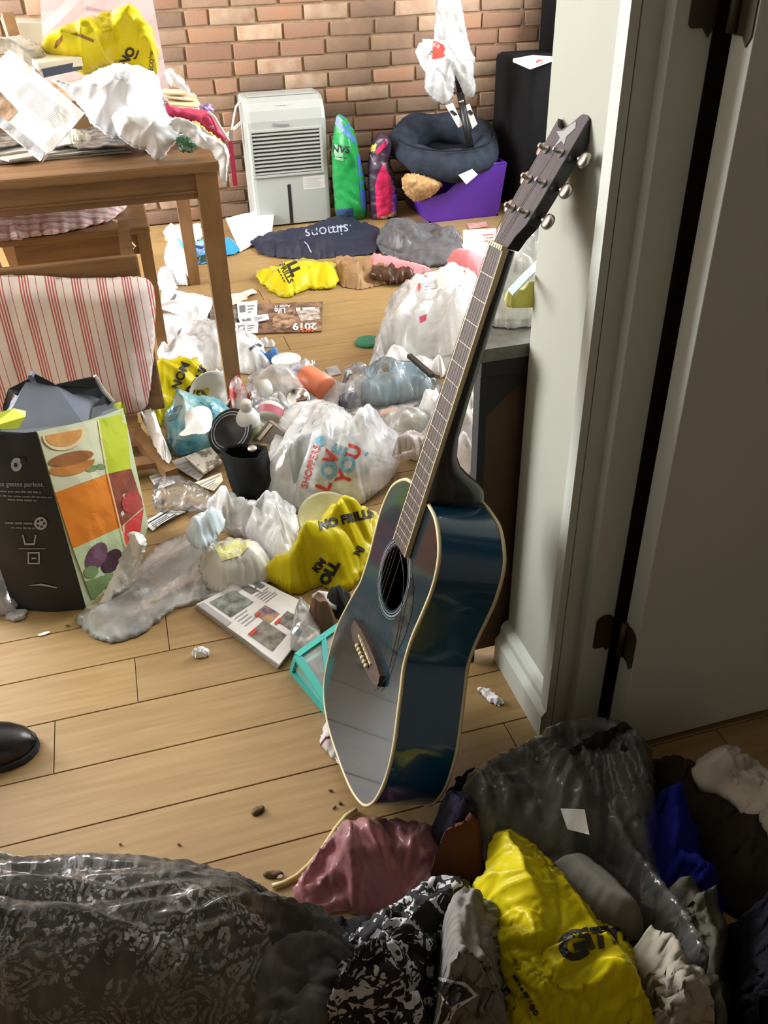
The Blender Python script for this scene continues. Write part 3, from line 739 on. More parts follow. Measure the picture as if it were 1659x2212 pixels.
lo_ = [back_ for back_ in [(405, 12, 10), (380, 42, 6), (330, 66, 3), (270, 82, 3), (230, 86, 3), (205, 80, 4), (186, 68, 6)]]
MB().tube(G(cat(lo_+lo_[::-1], 5)[:len(lo_)*5-5]), 0.0006, 5).build('loose_string', plastic_black, gtr)
mk('pickguard', G([(u, vv, 0.6) for u, vv in [(395, 52), (380, 74), (350, 92), (310, 95), (272, 88), (262, 74), (280, 62), (300, 42), (312, 48), (335, 58), (352, 60), (375, 57)]]), [tuple(range(12))], solid('pickguard', (0.012, 0.012, 0.013), 0.08, coat=1.0), gtr)

# ------------------------------------------------------------------ dining table
TZ = 0.742
tb = empty('dining_table', (-0.25, 3.07, 0), 'brown pine dining table buried under papers and bags', 'table')
MB().box(-0.78, 0.252, 2.425, 3.73, TZ-0.028, TZ, 0.006).build('tabletop', pine_h, tb)
ap = MB().box(-0.74, 0.20, 2.452, 2.472, 0.645, TZ-0.028, 0.002).build('apron', pine_h, tb)
MB().box(-0.74, 0.19, 2.446, 2.452, 0.662, 0.668).build('apron_bead', pine_h, ap)
MB().box(0.205, 0.225, 2.50, 3.66, 0.645, TZ-0.028, 0.002).build('apron', pine, tb)
MB().box(-0.74, 0.20, 3.665, 3.685, 0.645, TZ-0.028, 0.002).build('apron', pine_h, tb)
MB().box(-0.76, -0.74, 2.50, 3.66, 0.645, TZ-0.028, 0.002).build('apron', pine, tb)
for (xa, ya) in ((0.213, 2.468), (0.213, 3.675), (-0.745, 2.468), (-0.745, 3.675)):
    MB().bar((xa, ya, 0), (xa, ya, 0.25), 0.044, 0.044, (0, 1, 0), 0.050, 0.050).bar((xa, ya, 0.25), (xa, ya, TZ-0.028), 0.050, 0.050, (0, 1, 0), 0.058, 0.058).build('leg', pine, tb)
# chair standing under the table, seat pad on it
ch = empty('dining_chair', (-0.17, 3.14, 0), 'pine dining chair standing upright under the table', 'chair', 'pine dining chairs')
MB().box(-0.41, 0.055, 2.93, 3.37, 0.435, 0.457, 0.006).build('seat', pine_h, ch)
MB().box(-0.37, 0.02, 2.955, 2.975, 0.365, 0.435).build('seat_rail', pine_h, ch)
MB().box(0.015, 0.035, 2.99, 3.31, 0.365, 0.435).build('seat_rail', pine, ch)
for (xa, ya) in ((0.03, 2.965), (0.03, 3.335)): MB().bar((xa, ya, 0), (xa, ya, 0.435), 0.034, 0.034, (0, 1, 0), 0.042, 0.042).build('leg', pine, ch)
for ya in (2.965, 3.335): MB().bar((-0.395, ya, 0), (-0.47, ya, 0.60), 0.035, 0.035, (0, 1, 0)).build('back_post', pine, ch)
for zz in (0.20,): MB().box(0.02, 0.04, 2.98, 3.32, zz, zz+0.03).build('stretcher', pine, ch)
MB().bar((-0.47, 2.965, 0.56), (-0.47, 3.335, 0.56), 0.02, 0.06, (0, 0, 1)).build('back_slat', pine, ch)
sp_ = heap('seat_cushion', 'thin red striped seat cushion on the chair under the table', 'cushion', [(-60, 455), (60, 446), (180, 438), (240, 432), (285, 430), (262, 455), (247, 470), (150, 500), (60, 515), (-60, 528)], 0.05, cush_y, z0=0.458, lift=0.45, step=10, crump=0.25, lam=0.09, ex=0.04, seed=3, group='striped cushions')
def loop(cx_, cy_, w_, h_, z, n=12, Y=None):
    return [PY(cx_+w_*math.cos(6.283*i/n), cy_+h_*math.sin(6.283*i/n), Y) for i in range(n+1)]
tie = solid('cotton_tie', S((222, 196, 170)), 0.8)
MB().tube([PY(x, y, 2.90) for x, y in ((243, 473), (262, 484), (270, 505), (265, 520), (262, 530), (272, 543), (286, 540), (292, 532), (280, 520), (272, 512), (268, 520))], 0.0035, 6).build('cushion_tie', tie, sp_, True)
MB().tube([PY(x, y, 3.25) for x, y in ((283, 432), (300, 436), (312, 432), (315, 440), (305, 448), (312, 458), (306, 466))], 0.0035, 6).build('cushion_tie', tie, sp_, True)
# chair tipped onto its back, seat upright and facing the viewer
t2 = empty('dining_chair', (-0.22, 2.3, 0), 'pine dining chair tipped on its back behind the shopping tote', 'chair', 'pine dining chairs')
def tc_(x, d, h): return (x, 2.345+d*1.0, h)
MB().box(-0.46, 0.0, 2.335, 2.357, 0.10, 0.548, 0.006).build('seat', pine_h, t2)
MB().box(-0.43, -0.03, 2.357, 2.425, 0.505, 0.527).build('seat_rail', pine_h, t2)
MB().box(-0.035, -0.012, 2.357, 2.425, 0.14, 0.50).build('seat_rail', pine, t2)
for xa in (-0.025, -0.435): MB().bar((xa, 2.357, 0.515), (xa, 2.79, 0.505), 0.036, 0.036, (0, 0, 1), 0.03, 0.03).build('leg', pine, t2)
pA, pB = P(284, 893, 0.05), P(372, 1026, 0.03)
for dx in (0, -0.40):
    MB().bar((pA[0]+dx, 2.42, 0.09), (pA[0]+dx, 2.30, 0.06), 0.036, 0.036).bar((pA[0]+dx, 2.30, 0.06), (pB[0]+dx, pB[1], 0.03), 0.036, 0.034).build('back_post', pine, t2)
    MB().bar((pA[0]+dx, 2.40, 0.08), (pA[0]+dx, 2.78, 0.045), 0.034, 0.034).build('leg', pine, t2)
for q in (0.25, 0.5, 0.8):
    c_ = pA*(1-q)+pB*q; MB().bar((c_[0], c_[1], 0.04), (c_[0]-0.40, c_[1], 0.04), 0.05, 0.016).build('back_slat', pine, t2)
c2 = heap('seat_cushion', 'large red striped cushion standing upright against the tipped chair seat', 'cushion', [(-70, 604), (0, 595), (60, 594), (170, 602), (290, 597), (322, 603), (334, 625), (336, 680), (332, 760), (326, 830), (318, 880), (300, 892), (200, 905), (-70, 940)], 0.045, cush, Y=2.325, back=0.01, step=11, crump=0.16, lam=0.16, ex=0.02, seed=5, octv=2, dome=0.35, group='striped cushions', rough=0.6)

# ------------------------------------------------------------------ things along the brick wall
dh = empty('dehumidifier', (0.785, 4.45, 0), 'light grey portable dehumidifier with a louvred front by the brick wall', 'dehumidifier')
X0, X1, Y0, Y1, ZT = 0.597, 0.978, 4.372, 4.585, 0.588
pf = [(Y0, 0.01), (Y0, ZT-0.10), (Y0+0.012, ZT-0.055), (Y0+0.035, ZT-0.022), (Y0+0.07, ZT-0.006), (Y0+0.11, ZT), (Y1, ZT), (Y1, 0.01)]
v = []; n = len(pf)
for x, ins in ((X0, 0.014), (X0+0.006, 0.004), (X0+0.02, 0), (X1-0.02, 0), (X1-0.006, 0.004), (X1, 0.014)):
    for y, z in pf: v.append((x, y+(ins if y < Y0+0.06 else 0), z-(ins if z > 0.3 else 0)))
f = [tuple(range(n)), tuple(5*n+i for i in range(n))[::-1]]
for k in range(5):
    for i in range(n): f.append((k*n+i, (k+1)*n+i, (k+1)*n+(i+1) % n, k*n+(i+1) % n))
body = mk('shell', v, f, appliance, dh)
gx0, gx1, gz0, gz1 = PY(547, 330, Y0)[0], PY(692, 330, Y0)[0], PY(620, 374, Y0)[2], PY(620, 282, Y0)[2]
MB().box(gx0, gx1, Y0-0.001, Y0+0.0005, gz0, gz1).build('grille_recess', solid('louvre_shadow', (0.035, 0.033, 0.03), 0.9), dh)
for k in range(11):
    z = gz0+(gz1-gz0)*(k+0.5)/11; h = (gz1-gz0)/11
    MB().add([(gx0, Y0-0.010, z-h*0.28), (gx1, Y0-0.010, z-h*0.28), (gx1, Y0-0.001, z+h*0.02), (gx0, Y0-0.001, z+h*0.02), (gx0, Y0-0.010, z+h*0.06), (gx1, Y0-0.010, z+h*0.06), (gx1, Y0-0.001, z+h*0.16), (gx0, Y0-0.001, z+h*0.16)], [(0, 1, 5, 4), (4, 5, 6, 7), (0, 4, 7, 3), (1, 2, 6, 5), (0, 3, 2, 1)]).build('louvre', appliance, dh)
for a, b, c, d in ((gx0-0.012, gx0, gz0-0.012, gz1+0.012), (gx1, gx1+0.012, gz0-0.012, gz1+0.012), (gx0, gx1, gz0-0.012, gz0), (gx0, gx1, gz1, gz1+0.012)):
    MB().box(a, b, Y0-0.010, Y0+0.001, c, d, 0.002).build('grille_frame', appliance, dh)
MB().box(PY(624, 440, Y0)[0], PY(631, 440, Y0)[0], Y0-0.0015, Y0+0.001, PY(627, 482, Y0)[2], PY(627, 398, Y0)[2], 0.0005).build('water_level_slot', plastic_black, dh)
MB().box(X0+0.03, X1-0.03, Y0+0.075, Y0+0.15, ZT-0.004, ZT+0.003, 0.002).build('control_panel', appliance, dh)
MB().box(PY(655, 400, Y0)[0], PY(702, 400, Y0)[0], Y0-0.0012, Y0+0.0004, PY(675, 408, Y0)[2], PY(675, 380, Y0)[2]).build('rating_sticker', solid('sticker', S((196, 194, 186)), 0.5), dh)
bars(body, [(655, 382), (700, 379), (702, 404), (657, 408)], lines(6, 0.05, 0.95, 0.1, 0.95, 0.3), pale_ink, off=0.004, parent=dh)
lettering(body, 'Hisense', 607, 270, 11, -2, grey_ink, 0.03, parent=dh, off=0.003)
scribble(body, 7, 610, 226, 6, -2, pale_ink, parent=dh, off=0.004)
cord = [PY(x, y, 4.50) for x, y in ((560, 214), (540, 208), (522, 214), (510, 230), (505, 255), (501, 280), (499, 292))]
MB().tube(cord, 0.005, 8).build('power_cord', plastic_white, dh, True)
MB().bar(PY(499, 280, 4.5), PY(498, 306, 4.5), 0.018, 0.018).build('plug', solid('plug_grey', S((120, 112, 100)), 0.6), dh)
MB().bar(PY(480, 300, 4.52), PY(524, 262, 4.52), 0.012, 0.012).build('drain_hose', plastic_white, dh)
green = film('green_sack', S((36, 140, 70)), 1.0, 0.15, 0.3, 0.35); blue_s = solid('blue_print', S((70, 96, 190)), 0.4); 
gb_ = heap('cat_litter_sack', 'upright green plastic sack with blue top and side beside the dehumidifier', 'sack', [(716, 330), (720, 285), (727, 250), (733, 245), (752, 258), (768, 288), (776, 330), (790, 395), (794, 470), (770, 482), (727, 478), (719, 400)], 0.06, green, Y=4.36, back=0.12, step=6, crump=0.25, lam=0.08, ex=0.05, seed=4, octv=2, rough=0.4)
decal(gb_, [(724, 268), (728, 250), (734, 246), (752, 258), (766, 286), (770, 316), (762, 306), (740, 286)], blue_s)
decal(gb_, [(771, 335), (776, 334), (789, 395), (792, 455), (781, 455), (776, 390)], blue_s)
decal(gb_, [(716, 306), (742, 322), (742, 348), (716, 342)], solid('sack_pale_green', S((130, 178, 140)), 0.4))
lettering(gb_, 'NVS', 736, 323, 21, 6, ink, 0.03); scribble(gb_, 10, 736, 340, 5, 8, ink)
decal(gb_, [(720, 452), (762, 450), (764, 478), (722, 480)], solid('sack_navy', S((44, 62, 110)), 0.5))
pb = heap('pet_food_sack', 'small pink and dark purple pet food bag between green sack and cat bed', 'sack', [(795, 345), (803, 310), (820, 284), (832, 292), (845, 303), (846, 330), (842, 352), (852, 378), (858, 420), (858, 474), (830, 480), (800, 479), (795, 400)], 0.05, solid('pet_sack_dark', S((62, 40, 62)), 0.4, S((46, 34, 46)), ns=20), Y=4.33, back=0.10, step=5, crump=0.2, lam=0.06, ex=0.05, seed=9, octv=2, rough=0.4)
pinkp = film('pink_sack', S((208, 48, 98)), 1.0, 0.1, 0.3, 0.4)
decal(pb, [(828, 352), (836, 350), (851, 380), (857, 420), (857, 473), (815, 478), (810, 400), (817, 375)], pinkp, step=5, off=0.002)
decal(pb, [(838, 296), (847, 300), (822, 328), (814, 336), (812, 325)], pinkp, step=5)
decal(pb, [(800, 312), (808, 306), (814, 312), (810, 326), (801, 328)], solid('sack_yellow_dot', S((196, 176, 40)), 0.4), step=4)
scribble(pb, 5, 806, 345, 9, 62, solid('lilac_ink', S((150, 120, 150)), 0.5))
# litter tray
pur = solid('purple_plastic', S((86, 42, 150)), 0.4, S((78, 38, 138)), ns=6)
lt = empty('litter_tray', (1.6, 4.34, 0), 'purple plastic litter tray with one low side near the sofa', 'tray')
side = [(1.44, 0.0), (1.79, 0.0), (1.825, 0.255), (1.68, 0.25), (1.60, 0.20), (1.52, 0.135), (1.395, 0.115)]
def tray_wall(pts, y0, y1):
    n = len(pts); v = [(x, y0, z) for x, z in pts]+[(x, y1, z) for x, z in pts]
    return v, [tuple(range(n)), tuple(range(2*n-1, n-1, -1))]+[((i+1) % n, i, i+n, (i+1) % n+n) for i in range(n)]
tv, tf = tray_wall(side, 4.165, 4.175); MB().add(tv, tf).build('front_wall', pur, lt)
tv, tf = tray_wall(side, 4.525, 4.535); MB().add(tv, tf).build('back_wall', pur, lt)
MB().hexa([(1.79, 4.165, 0), (1.80, 4.165, 0), (1.80, 4.535, 0), (1.79, 4.535, 0), (1.825, 4.165, .255), (1.835, 4.165, .255), (1.835, 4.535, .255), (1.825, 4.535, .255)]).build('side_wall', pur, lt)
MB().hexa([(1.43, 4.165, 0), (1.44, 4.165, 0), (1.44, 4.535, 0), (1.43, 4.535, 0), (1.385, 4.165, .115), (1.395, 4.165, .115), (1.395, 4.535, .115), (1.385, 4.535, .115)]).build('side_wall', pur, lt)
MB().box(1.43, 1.80, 4.165, 4.535, 0, 0.008).build('tray_bottom', pur, lt)
MB().tube([(x, 4.168, z) for x, z in side[2:]], 0.006, 8).build('rolled_rim', pur, lt, True)
# cat bed
fleece = solid('grey_fleece', S((50, 56, 66)), 0.95, S((40, 45, 54)), ns=25, bump=0.5, bs=260, bd=0.003, spec=0.1)
fleece_d = solid('dark_fleece', S((38, 40, 46)), 0.95, S((30, 32, 37)), ns=25, bump=0.6, bs=200, bd=0.004, spec=0.1)
xl, xr = PY(848, 330, 4.28)[0], PY(1085, 330, 4.28)[0]; bc = np.array([(xl+xr)/2, 4.33, 0.322]); bw = (xr-xl)/2
cbd = empty('cat_bed', (bc[0], bc[1], 0.20), 'oval charcoal fleece cat bed resting on the purple tray', 'cat bed')
tilt = math.radians(-7); v = []; f = []; nu, nv = 56, 14
for i in range(nu):
    a = 6.283185*i/nu; ex = math.cos(a)*(bw-0.075); ey = math.sin(a)*(0.245-0.065)
    rr_ = 0.063+0.006*math.sin(a*7)+0.006*math.sin(a*3+1)
    if math.sin(a) > 0.2: rr_ *= 1.12
    for j in range(nv):
        b = 6.283185*j/nv; ra = rr_*math.cos(b); rz = rr_*1.05*math.sin(b)
        x = ex+math.cos(a)*ra; y = ey+math.sin(a)*ra; z = rz+ (0.03*math.sin(a) if math.sin(a) > 0 else 0.035*math.sin(a)) + 0.03*math.cos(a)*0
        v.append(bc+np.array([x, y*math.cos(tilt)-z*math.sin(tilt), y*math.sin(tilt)*-1+z*math.cos(tilt)]))
for i in range(nu):
    for j in range(nv): f.append((i*nv+j, i*nv+(j+1) % nv, ((i+1) % nu)*nv+(j+1) % nv, ((i+1) % nu)*nv+j))
bol = mk('bolster', v, [q[::-1] for q in f], fleece, cbd, True)
a = np.linspace(0, 6.2831853, 41)[:-1]; v = [bc+np.array([0, 0, -0.02])]; f = []
for r_, z in ((0.4, -0.03), (0.8, -0.022), (1.0, 0.0)):
    for t in a: v.append(bc+np.array([math.cos(t)*(bw-0.09)*r_, math.sin(t)*0.16*r_, z]))
for i in range(40): f.append((0, 1+i, 1+(i+1) % 40))
for k in range(2):
    for i in range(40): f.append((1+k*40+i, 1+(k+1)*40+i, 1+(k+1)*40+(i+1) % 40, 1+k*40+(i+1) % 40))
mk('sleeping_pad', v, f, fleece_d, cbd, True)
seam = [v_ for v_ in []]
MB().tube([bc+np.array([math.cos(t)*(bw-0.045), math.sin(t)*0.215-0.0, 0.052+0.032*math.sin(t)]) for t in np.linspace(math.pi*1.02, math.pi*1.98, 24)], 0.004, 6).build('seam', fleece_d, cbd, True)
tg = sheet('wash_label', None, None, [(990, 378), (1020, 365), (1032, 377), (1007, 398)], 0, paper_w, 0.001, 0.001, Y=4.06, n=3, parent=cbd)
plush = heap('plush_cushion', 'tan fluffy plush bundle squeezed under the cat bed', 'plush', [(866, 392), (880, 372), (910, 378), (940, 385), (958, 395), (948, 412), (925, 430), (898, 437), (876, 425)], 0.05, solid('tan_fur', S((206, 168, 118)), 0.95, S((170, 128, 82)), ns=60, bump=0.9, bs=300, bd=0.006), Y=4.14, back=0.12, step=4, crump=0.08, lam=0.05, ex=0, seed=8, rough=1.2)
# vacuum wand + bag hanging from it
wn = empty('vacuum_wand', PY(1019, 332, 4.25), 'black vacuum cleaner tube standing in the cat bed', 'vacuum wand')
a_, b_ = PY(1019, 335, 4.25), PY(945, -60, 4.45)
MB().tube([a_, a_*0.64+b_*0.36], 0.0175, 14).build('lower_tube', plastic_black, wn, True)
MB().tube([a_*0.66+b_*0.34, b_], 0.0135, 14).build('upper_tube', plastic_black, wn, True)
MB().tube([a_*0.70+b_*0.30, a_*0.685+b_*0.315], 0.0182, 14).build('collar_ring', chrome, wn, True)
hb = heap('hanging_plastic_bag', 'long sheer white plastic bag hanging over the vacuum tube', 'plastic bag', [(944, -60), (990, -60), (1000, 30), (1008, 85), (1018, 118), (1024, 122), (1022, 160), (1029, 192), (1022, 214), (1005, 210), (992, 180), (982, 158), (983, 180), (978, 214), (957, 229), (935, 215), (918, 196), (919, 160), (930, 138), (938, 90), (942, 30)], 0.05, film('hanging_film', (.80, .82, .84), .8, .4, .25, .5), Y=4.28, back=0.02, step=5, crump=0.45, lam=0.07, seed=12, rad=[(965, -200, 60, 0.5)], rough=0.5)
ht = sheet('swing_tag', 'white and red swing tag stuck to the hanging white bag', 'tag', [(912, 84), (968, 88), (962, 132), (922, 160)], 0, paper_w, 0.001, 0.002, Y=4.185, n=4)
MB().add([PY(x, y, 4.187) for x, y in ((897, 112), (905, 94), (925, 84), (934, 86), (932, 130), (922, 160), (908, 140))], [tuple(range(7))]).build('tag_flap', paper_w, ht)
decal(ht, [(936, 87), (958, 96), (966, 114), (958, 124), (934, 128)], red_ink, off=0.004); lettering(ht, 'Slabaree', 920, 125, 12, -52, ink, 0.01, off=0.008)
lettering(ht, '(U)', 942, 98, 11, 25, white_ink, 0.02, off=0.006)
for q_, lb in (([(962, 228), (978, 222), (1000, 270), (990, 276)], 'white cardboard strip hanging left of the black vacuum tube'), ([(1004, 228), (1014, 224), (1031, 268), (1020, 278)], 'narrow white tag hanging right of the black vacuum tube')):
    st = sheet('cardboard_strip', lb, 'tag', q_, 0, paper_w, 0.0015, 0.001, Y=4.30, n=3)
    decal(st, [(q_[0][0]*.7+q_[2][0]*.3-3, q_[0][1]*.7+q_[2][1]*.3), (q_[0][0]*.7+q_[2][0]*.3+4, q_[0][1]*.7+q_[2][1]*.3-3), (q_[0][0]*.4+q_[2][0]*.6+4, q_[0][1]*.4+q_[2][1]*.6-6), (q_[0][0]*.4+q_[2][0]*.6-3, q_[0][1]*.4+q_[2][1]*.6-3)], ink, step=4, off=0.003)
# sofa
sofa_m = solid('black_upholstery', (0.005, 0.005, 0.0055), 0.9, (0.007, 0.007, 0.0075), ns=60, bump=0.3, bs=500, bd=0.001, spec=0.15)
so = empty('sofa', (2.15, 4.3, 0), 'black upholstered sofa half hidden behind the white wall', 'sofa')
MB().box(1.905, 2.7, 4.10, 4.56, 0.02, 0.70, 0.03).build('armrest', sofa_m, so, True)
MB().box(2.15, 2.72, 4.30, 4.60, 0.60, 0.98, 0.04).build('backrest', sofa_m, so, True)
MB().box(2.24, 2.72, 4.28, 4.58, 0.80, 1.10, 0.06).build('back_cushion', sofa_m, so, True)
MB().box(2.06, 2.7, 3.45, 4.10, 0.05, 0.42, 0.03).build('seat_base', sofa_m, so, True)
bk = sheet('paperback_book', 'thin white book lying on top of the black sofa arm', 'book', [(1108, 134), (1150, 126), (1200, 130), (1145, 150)], 0.702, paper, 0.014, 0.0, n=3)
lettering(bk, 'e', 1168, 134, 30, 20, solid('book_red', S((170, 60, 50)), .5), 0.0, sx=1.6)

# ------------------------------------------------------------------ desk end behind the wall corner
dk = empty('desk', (0.85, 1.45, 0), 'black desk with a brown side panel squeezed behind the white wall corner', 'desk')
brown_p = solid('brown_board', S((96, 72, 50)), 0.7, S((86, 64, 44)), ns=6, bump=0.05, bs=60)
dx0, DZ = 0.500, 0.685
MB().box(dx0+0.012, 1.25, 1.204, 1.212, 0.02, DZ-0.03).build('side_panel', brown_p, dk)
MB().box(dx0, dx0+0.014, 1.194, 1.222, 0, DZ-0.022, 0.001).build('leg', matte_black, dk)
MB().hexa([(dx0-.006, 1.19, DZ-.022), (1.28, 1.19, DZ-.022), (1.28, 1.72, DZ-.022), (.76, 1.72, DZ-.022), (dx0-.006, 1.19, DZ), (1.28, 1.19, DZ), (1.28, 1.72, DZ), (.76, 1.72, DZ)]).build('desktop', solid('grey_desktop', S((120, 118, 110)), 0.6, S((104, 102, 96)), ns=60), dk)
MB().box(dx0, 1.28, 1.192, 1.214, DZ-0.05, DZ-0.022).build('edge_rail', matte_black, dk)
ga, gb2, gc = np.array([dx0+.008, 1.196, DZ-.03]), np.array([dx0+.118, 1.196, DZ-.03]), np.array([dx0+.008, 1.196, DZ-.13])
MB().add([ga, gb2, gc, ga+[0, .006, 0], gb2+[0, .006, 0], gc+[0, .006, 0]], [(0, 2, 1), (3, 4, 5), (0, 1, 4, 3), (1, 2, 5, 4), (2, 0, 3, 5)]).build('corner_gusset', matte_black, dk)
MB().box(1.22, 1.26, 1.22, 1.70, 0, DZ-0.022).build('leg', matte_black, dk)
MB().box(.80, .83, 1.68, 1.71, 0, DZ-0.022).build('leg', matte_black, dk)
GB = 'bags heaped on the desk'
heap('plastic_bag', 'sheer white bag heaped on the desk beside the guitar neck', 'plastic bag', [(1030, 700), (1038, 640), (1052, 585), (1075, 560), (1110, 545), (1170, 540), (1185, 600), (1170, 660), (1160, 704), (1100, 712)], 0.10, white_sheer, z0=DZ, lift=0.75, step=7, crump=0.5, lam=0.06, seed=21, group=GB)
heap('bundle_of_paper', 'crumpled white paper bundle inside the sheer bag on the desk', 'paper', [(1045, 690), (1060, 630), (1090, 600), (1140, 590), (1165, 640), (1155, 694)], 0.06, paper_w, z0=DZ, lift=0.7, step=7, crump=0.6, lam=0.04, seed=22)
yb = heap('plastic_bag', 'pale yellow plastic bag among the white bags on the desk', 'plastic bag', [(1086, 650), (1105, 628), (1140, 620), (1185, 622), (1180, 655), (1150, 662), (1110, 668)], 0.05, film('pale_yellow_film', (0.80, 0.78, 0.25), 1.0, .4, .3, .4), z0=DZ+0.06, lift=0.7, step=6, crump=0.4, lam=0.05, seed=23, group=GB)
heap('plastic_bag', 'clear plastic bag drooping over the far edge of the desk', 'plastic bag', [(1085, 560), (1105, 510), (1140, 480), (1180, 476), (1190, 560), (1150, 590), (1100, 590)], 0.09, clear_milky, z0=DZ+0.02, lift=0.8, step=7, crump=0.45, lam=0.06, seed=24, group=GB)
heap('teal_packet', 'teal printed packet behind the clear bag on the desk', 'packet', [(1135, 520), (1142, 495), (1165, 488), (1170, 520), (1155, 532)], 0.04, solid('teal_print', S((70, 140, 120)), 0.4, S((150, 180, 170)), ns=30), z0=DZ+0.03, lift=0.8, step=5, crump=0.3, lam=0.04, seed=25)
sheet('envelope', 'light blue striped envelope slanting across the bags on the desk', 'envelope', [(1098, 628), (1165, 560), (1175, 572), (1108, 640)], [DZ+.10, DZ+.12, DZ+.12, DZ+.10], solid('pale_blue_paper', S((196, 214, 232)), .6), 0.002, 0.002, n=4)

# ------------------------------------------------------------------ things on the table
Z = TZ
T_ = 'things heaped on the table'
st_n = []
for k, (q_, z) in enumerate((([(-60, 352), (240, 322), (285, 330), (-60, 362)], Z), ([(-60, 346), (180, 318), (270, 326), (-40, 356)], Z+.006), ([(-40, 338), (150, 306), (215, 318), (20, 350)], Z+.012), ([(-60, 330), (90, 300), (140, 320), (-60, 346)], Z+.018))):
    sheet('newspaper', ['bottom newspaper of the stack along the table edge', 'second newspaper from the bottom on the table edge', 'third newspaper from the bottom on the table edge', 'topmost newspaper of the table edge stack, under the leaflet'][k], 'newspaper', q_, z, news, 0.005, 0.004, seed=30+k, group='newspapers on the table')
for k, (q_, z_, m_, lb) in enumerate((([(60, 262), (230, 246), (300, 300), (110, 322)], Z+.024, news, 'grey newspaper sheet under the large white bag on the table'), ([(140, 282), (262, 276), (300, 312), (170, 326)], Z+.034, photo_dark, 'dark glossy magazine page under the large white bag'), ([(300, 262), (420, 250), (455, 290), (330, 312)], Z+.004, paper, 'white paper lying under the pink pouch on the table'), ([(330, 215), (420, 205), (440, 240), (350, 255)], Z+.004, news, 'newspaper lying at the right edge of the table top'), ([(-40, 262), (60, 240), (120, 300), (-40, 330)], Z+.03, photo_dark, 'dark printed page under the white leaflet'))):
    sheet('table_paper', lb, 'paper', q_, z_, m_, .003, .008, seed=300+k, n=7, group='papers on the table')
wbg = heap('plastic_bag', 'large white plastic bag slumped over the front of the table', 'plastic bag', [(105, 168), (160, 180), (215, 152), (250, 138), (300, 142), (340, 160), (352, 205), (358, 245), (392, 262), (390, 292), (365, 318), (352, 340), (332, 348), (318, 330), (292, 312), (250, 300), (215, 280), (196, 265), (183, 240), (150, 205)], 0.13, white_bag, Y=2.62, back=0.12, step=8, crump=0.28, lam=0.16, ex=0.22, sm=0.3, seed=31, rough=0.8, octv=3)
for (x0, y0, w_, h_, r_) in ((259, 163, 12, 8, -20), (272, 164, 8, 12, 10)):
    pts = [(x0+w_*math.cos(a)-0, y0+h_*math.sin(a)) for a in np.linspace(0, 6.283, 17)[:-1]]
    decal(wbg, pts, pale_ink, step=4, name='printed_crest')
heap('plastic_bag', 'knotted white plastic bag bulging in front of the large white bag', 'plastic bag', [(243, 250), (262, 232), (300, 226), (340, 235), (366, 258), (388, 262), (380, 300), (366, 320), (350, 342), (334, 346), (318, 325), (292, 318), (262, 300), (248, 278)], 0.07, white_bag, Y=2.50, back=0.03, step=7, crump=0.4, lam=0.09, ex=0.25, sm=0.25, seed=33, rough=0.8)
heap('plastic_strip', 'long white plastic strip trailing down over the table corner', 'plastic strip', [(362, 262), (385, 254), (410, 262), (440, 280), (470, 300), (492, 318), (496, 345), (490, 370), (491, 395), (482, 402), (474, 385), (474, 350), (462, 340), (460, 328), (430, 318), (405, 292), (380, 285)], 0.022, white_bag, Y=2.40, back=0.012, step=6, crump=0.6, lam=0.05, seed=34, rough=0.5)
heap('plastic_wrap', 'green plastic wrapper poking out at the table corner', 'wrapper', [(378, 298), (400, 290), (425, 302), (430, 318), (412, 330), (388, 328)], 0.03, film('green_wrap', S((70, 140, 100)), 0.85, .3, .2, .6), Y=2.47, back=0.03, step=5, crump=0.5, lam=0.03, seed=35)
pch = heap('zip_pouch', 'pink fabric zip pouch with a wrist strap on the table corner', 'pouch', [(356, 222), (375, 232), (448, 240), (462, 252), (480, 282), (492, 300), (470, 310), (430, 300), (400, 270), (365, 260)], 0.03, solid('pink_canvas', S((204, 62, 100)), 0.7, S((192, 54, 92)), ns=40), Y=2.66, back=0.06, step=7, crump=0.2, lam=0.08, seed=36, rough=0.3)
MB().tube([PY(x, y, 2.63) for x, y in ((450, 241), (464, 254), (481, 283), (494, 303))], 0.004, 6).build('zip', paper_w, pch, True)
MB().bar(PY(497, 305, 2.45), PY(509, 402, 2.45), 0.012, 0.003, (0, 1, 0)).build('wrist_strap', MATS['pink_canvas'], pch)
lettering(pch, 'PS', 456, 275, 10, 15, solid('pale_pink_ink', S((232, 160, 180)), .5), 0.02)
heap('ribbon', 'thin yellow and green ribbon curling along the pink pouch', 'ribbon', [(414, 262), (424, 262), (450, 284), (482, 308), (478, 314), (446, 292), (420, 272)], 0.008, solid('lime_ribbon', S((216, 214, 90)), .5), Y=2.42, back=0.004, step=4, crump=0.3, lam=0.03, seed=37)
heap('plastic_packet', 'small purple packet behind the pink pouch', 'packet', [(430, 228), (452, 222), (462, 240), (455, 248), (435, 244)], 0.02, solid('purple_print', S((110, 92, 150)), 0.4, S((170, 150, 190)), ns=40), Y=2.85, back=0.03, step=4, crump=0.3, lam=0.03, seed=38)
for k, (q_, yy, lb) in enumerate((([(352, 195), (410, 198), (408, 206), (352, 204)], 2.88, 'flat kraft envelope on top of the envelope pile behind the pouch'), ([(354, 206), (425, 210), (420, 222), (356, 214)], 2.86, 'middle cream envelope of the pile behind the pouch'), ([(358, 214), (425, 211), (428, 236), (370, 230)], 2.82, 'lowest kraft envelope of the pile behind the pouch'))):
    sheet('envelope', lb, 'envelope', q_, 0, cream if k == 1 else solid('manila', S((222, 196, 152)), .7), 0.004, 0.004, Y=[yy+.1, yy+.1, yy, yy], seed=40+k, n=4, group='envelopes on the table')
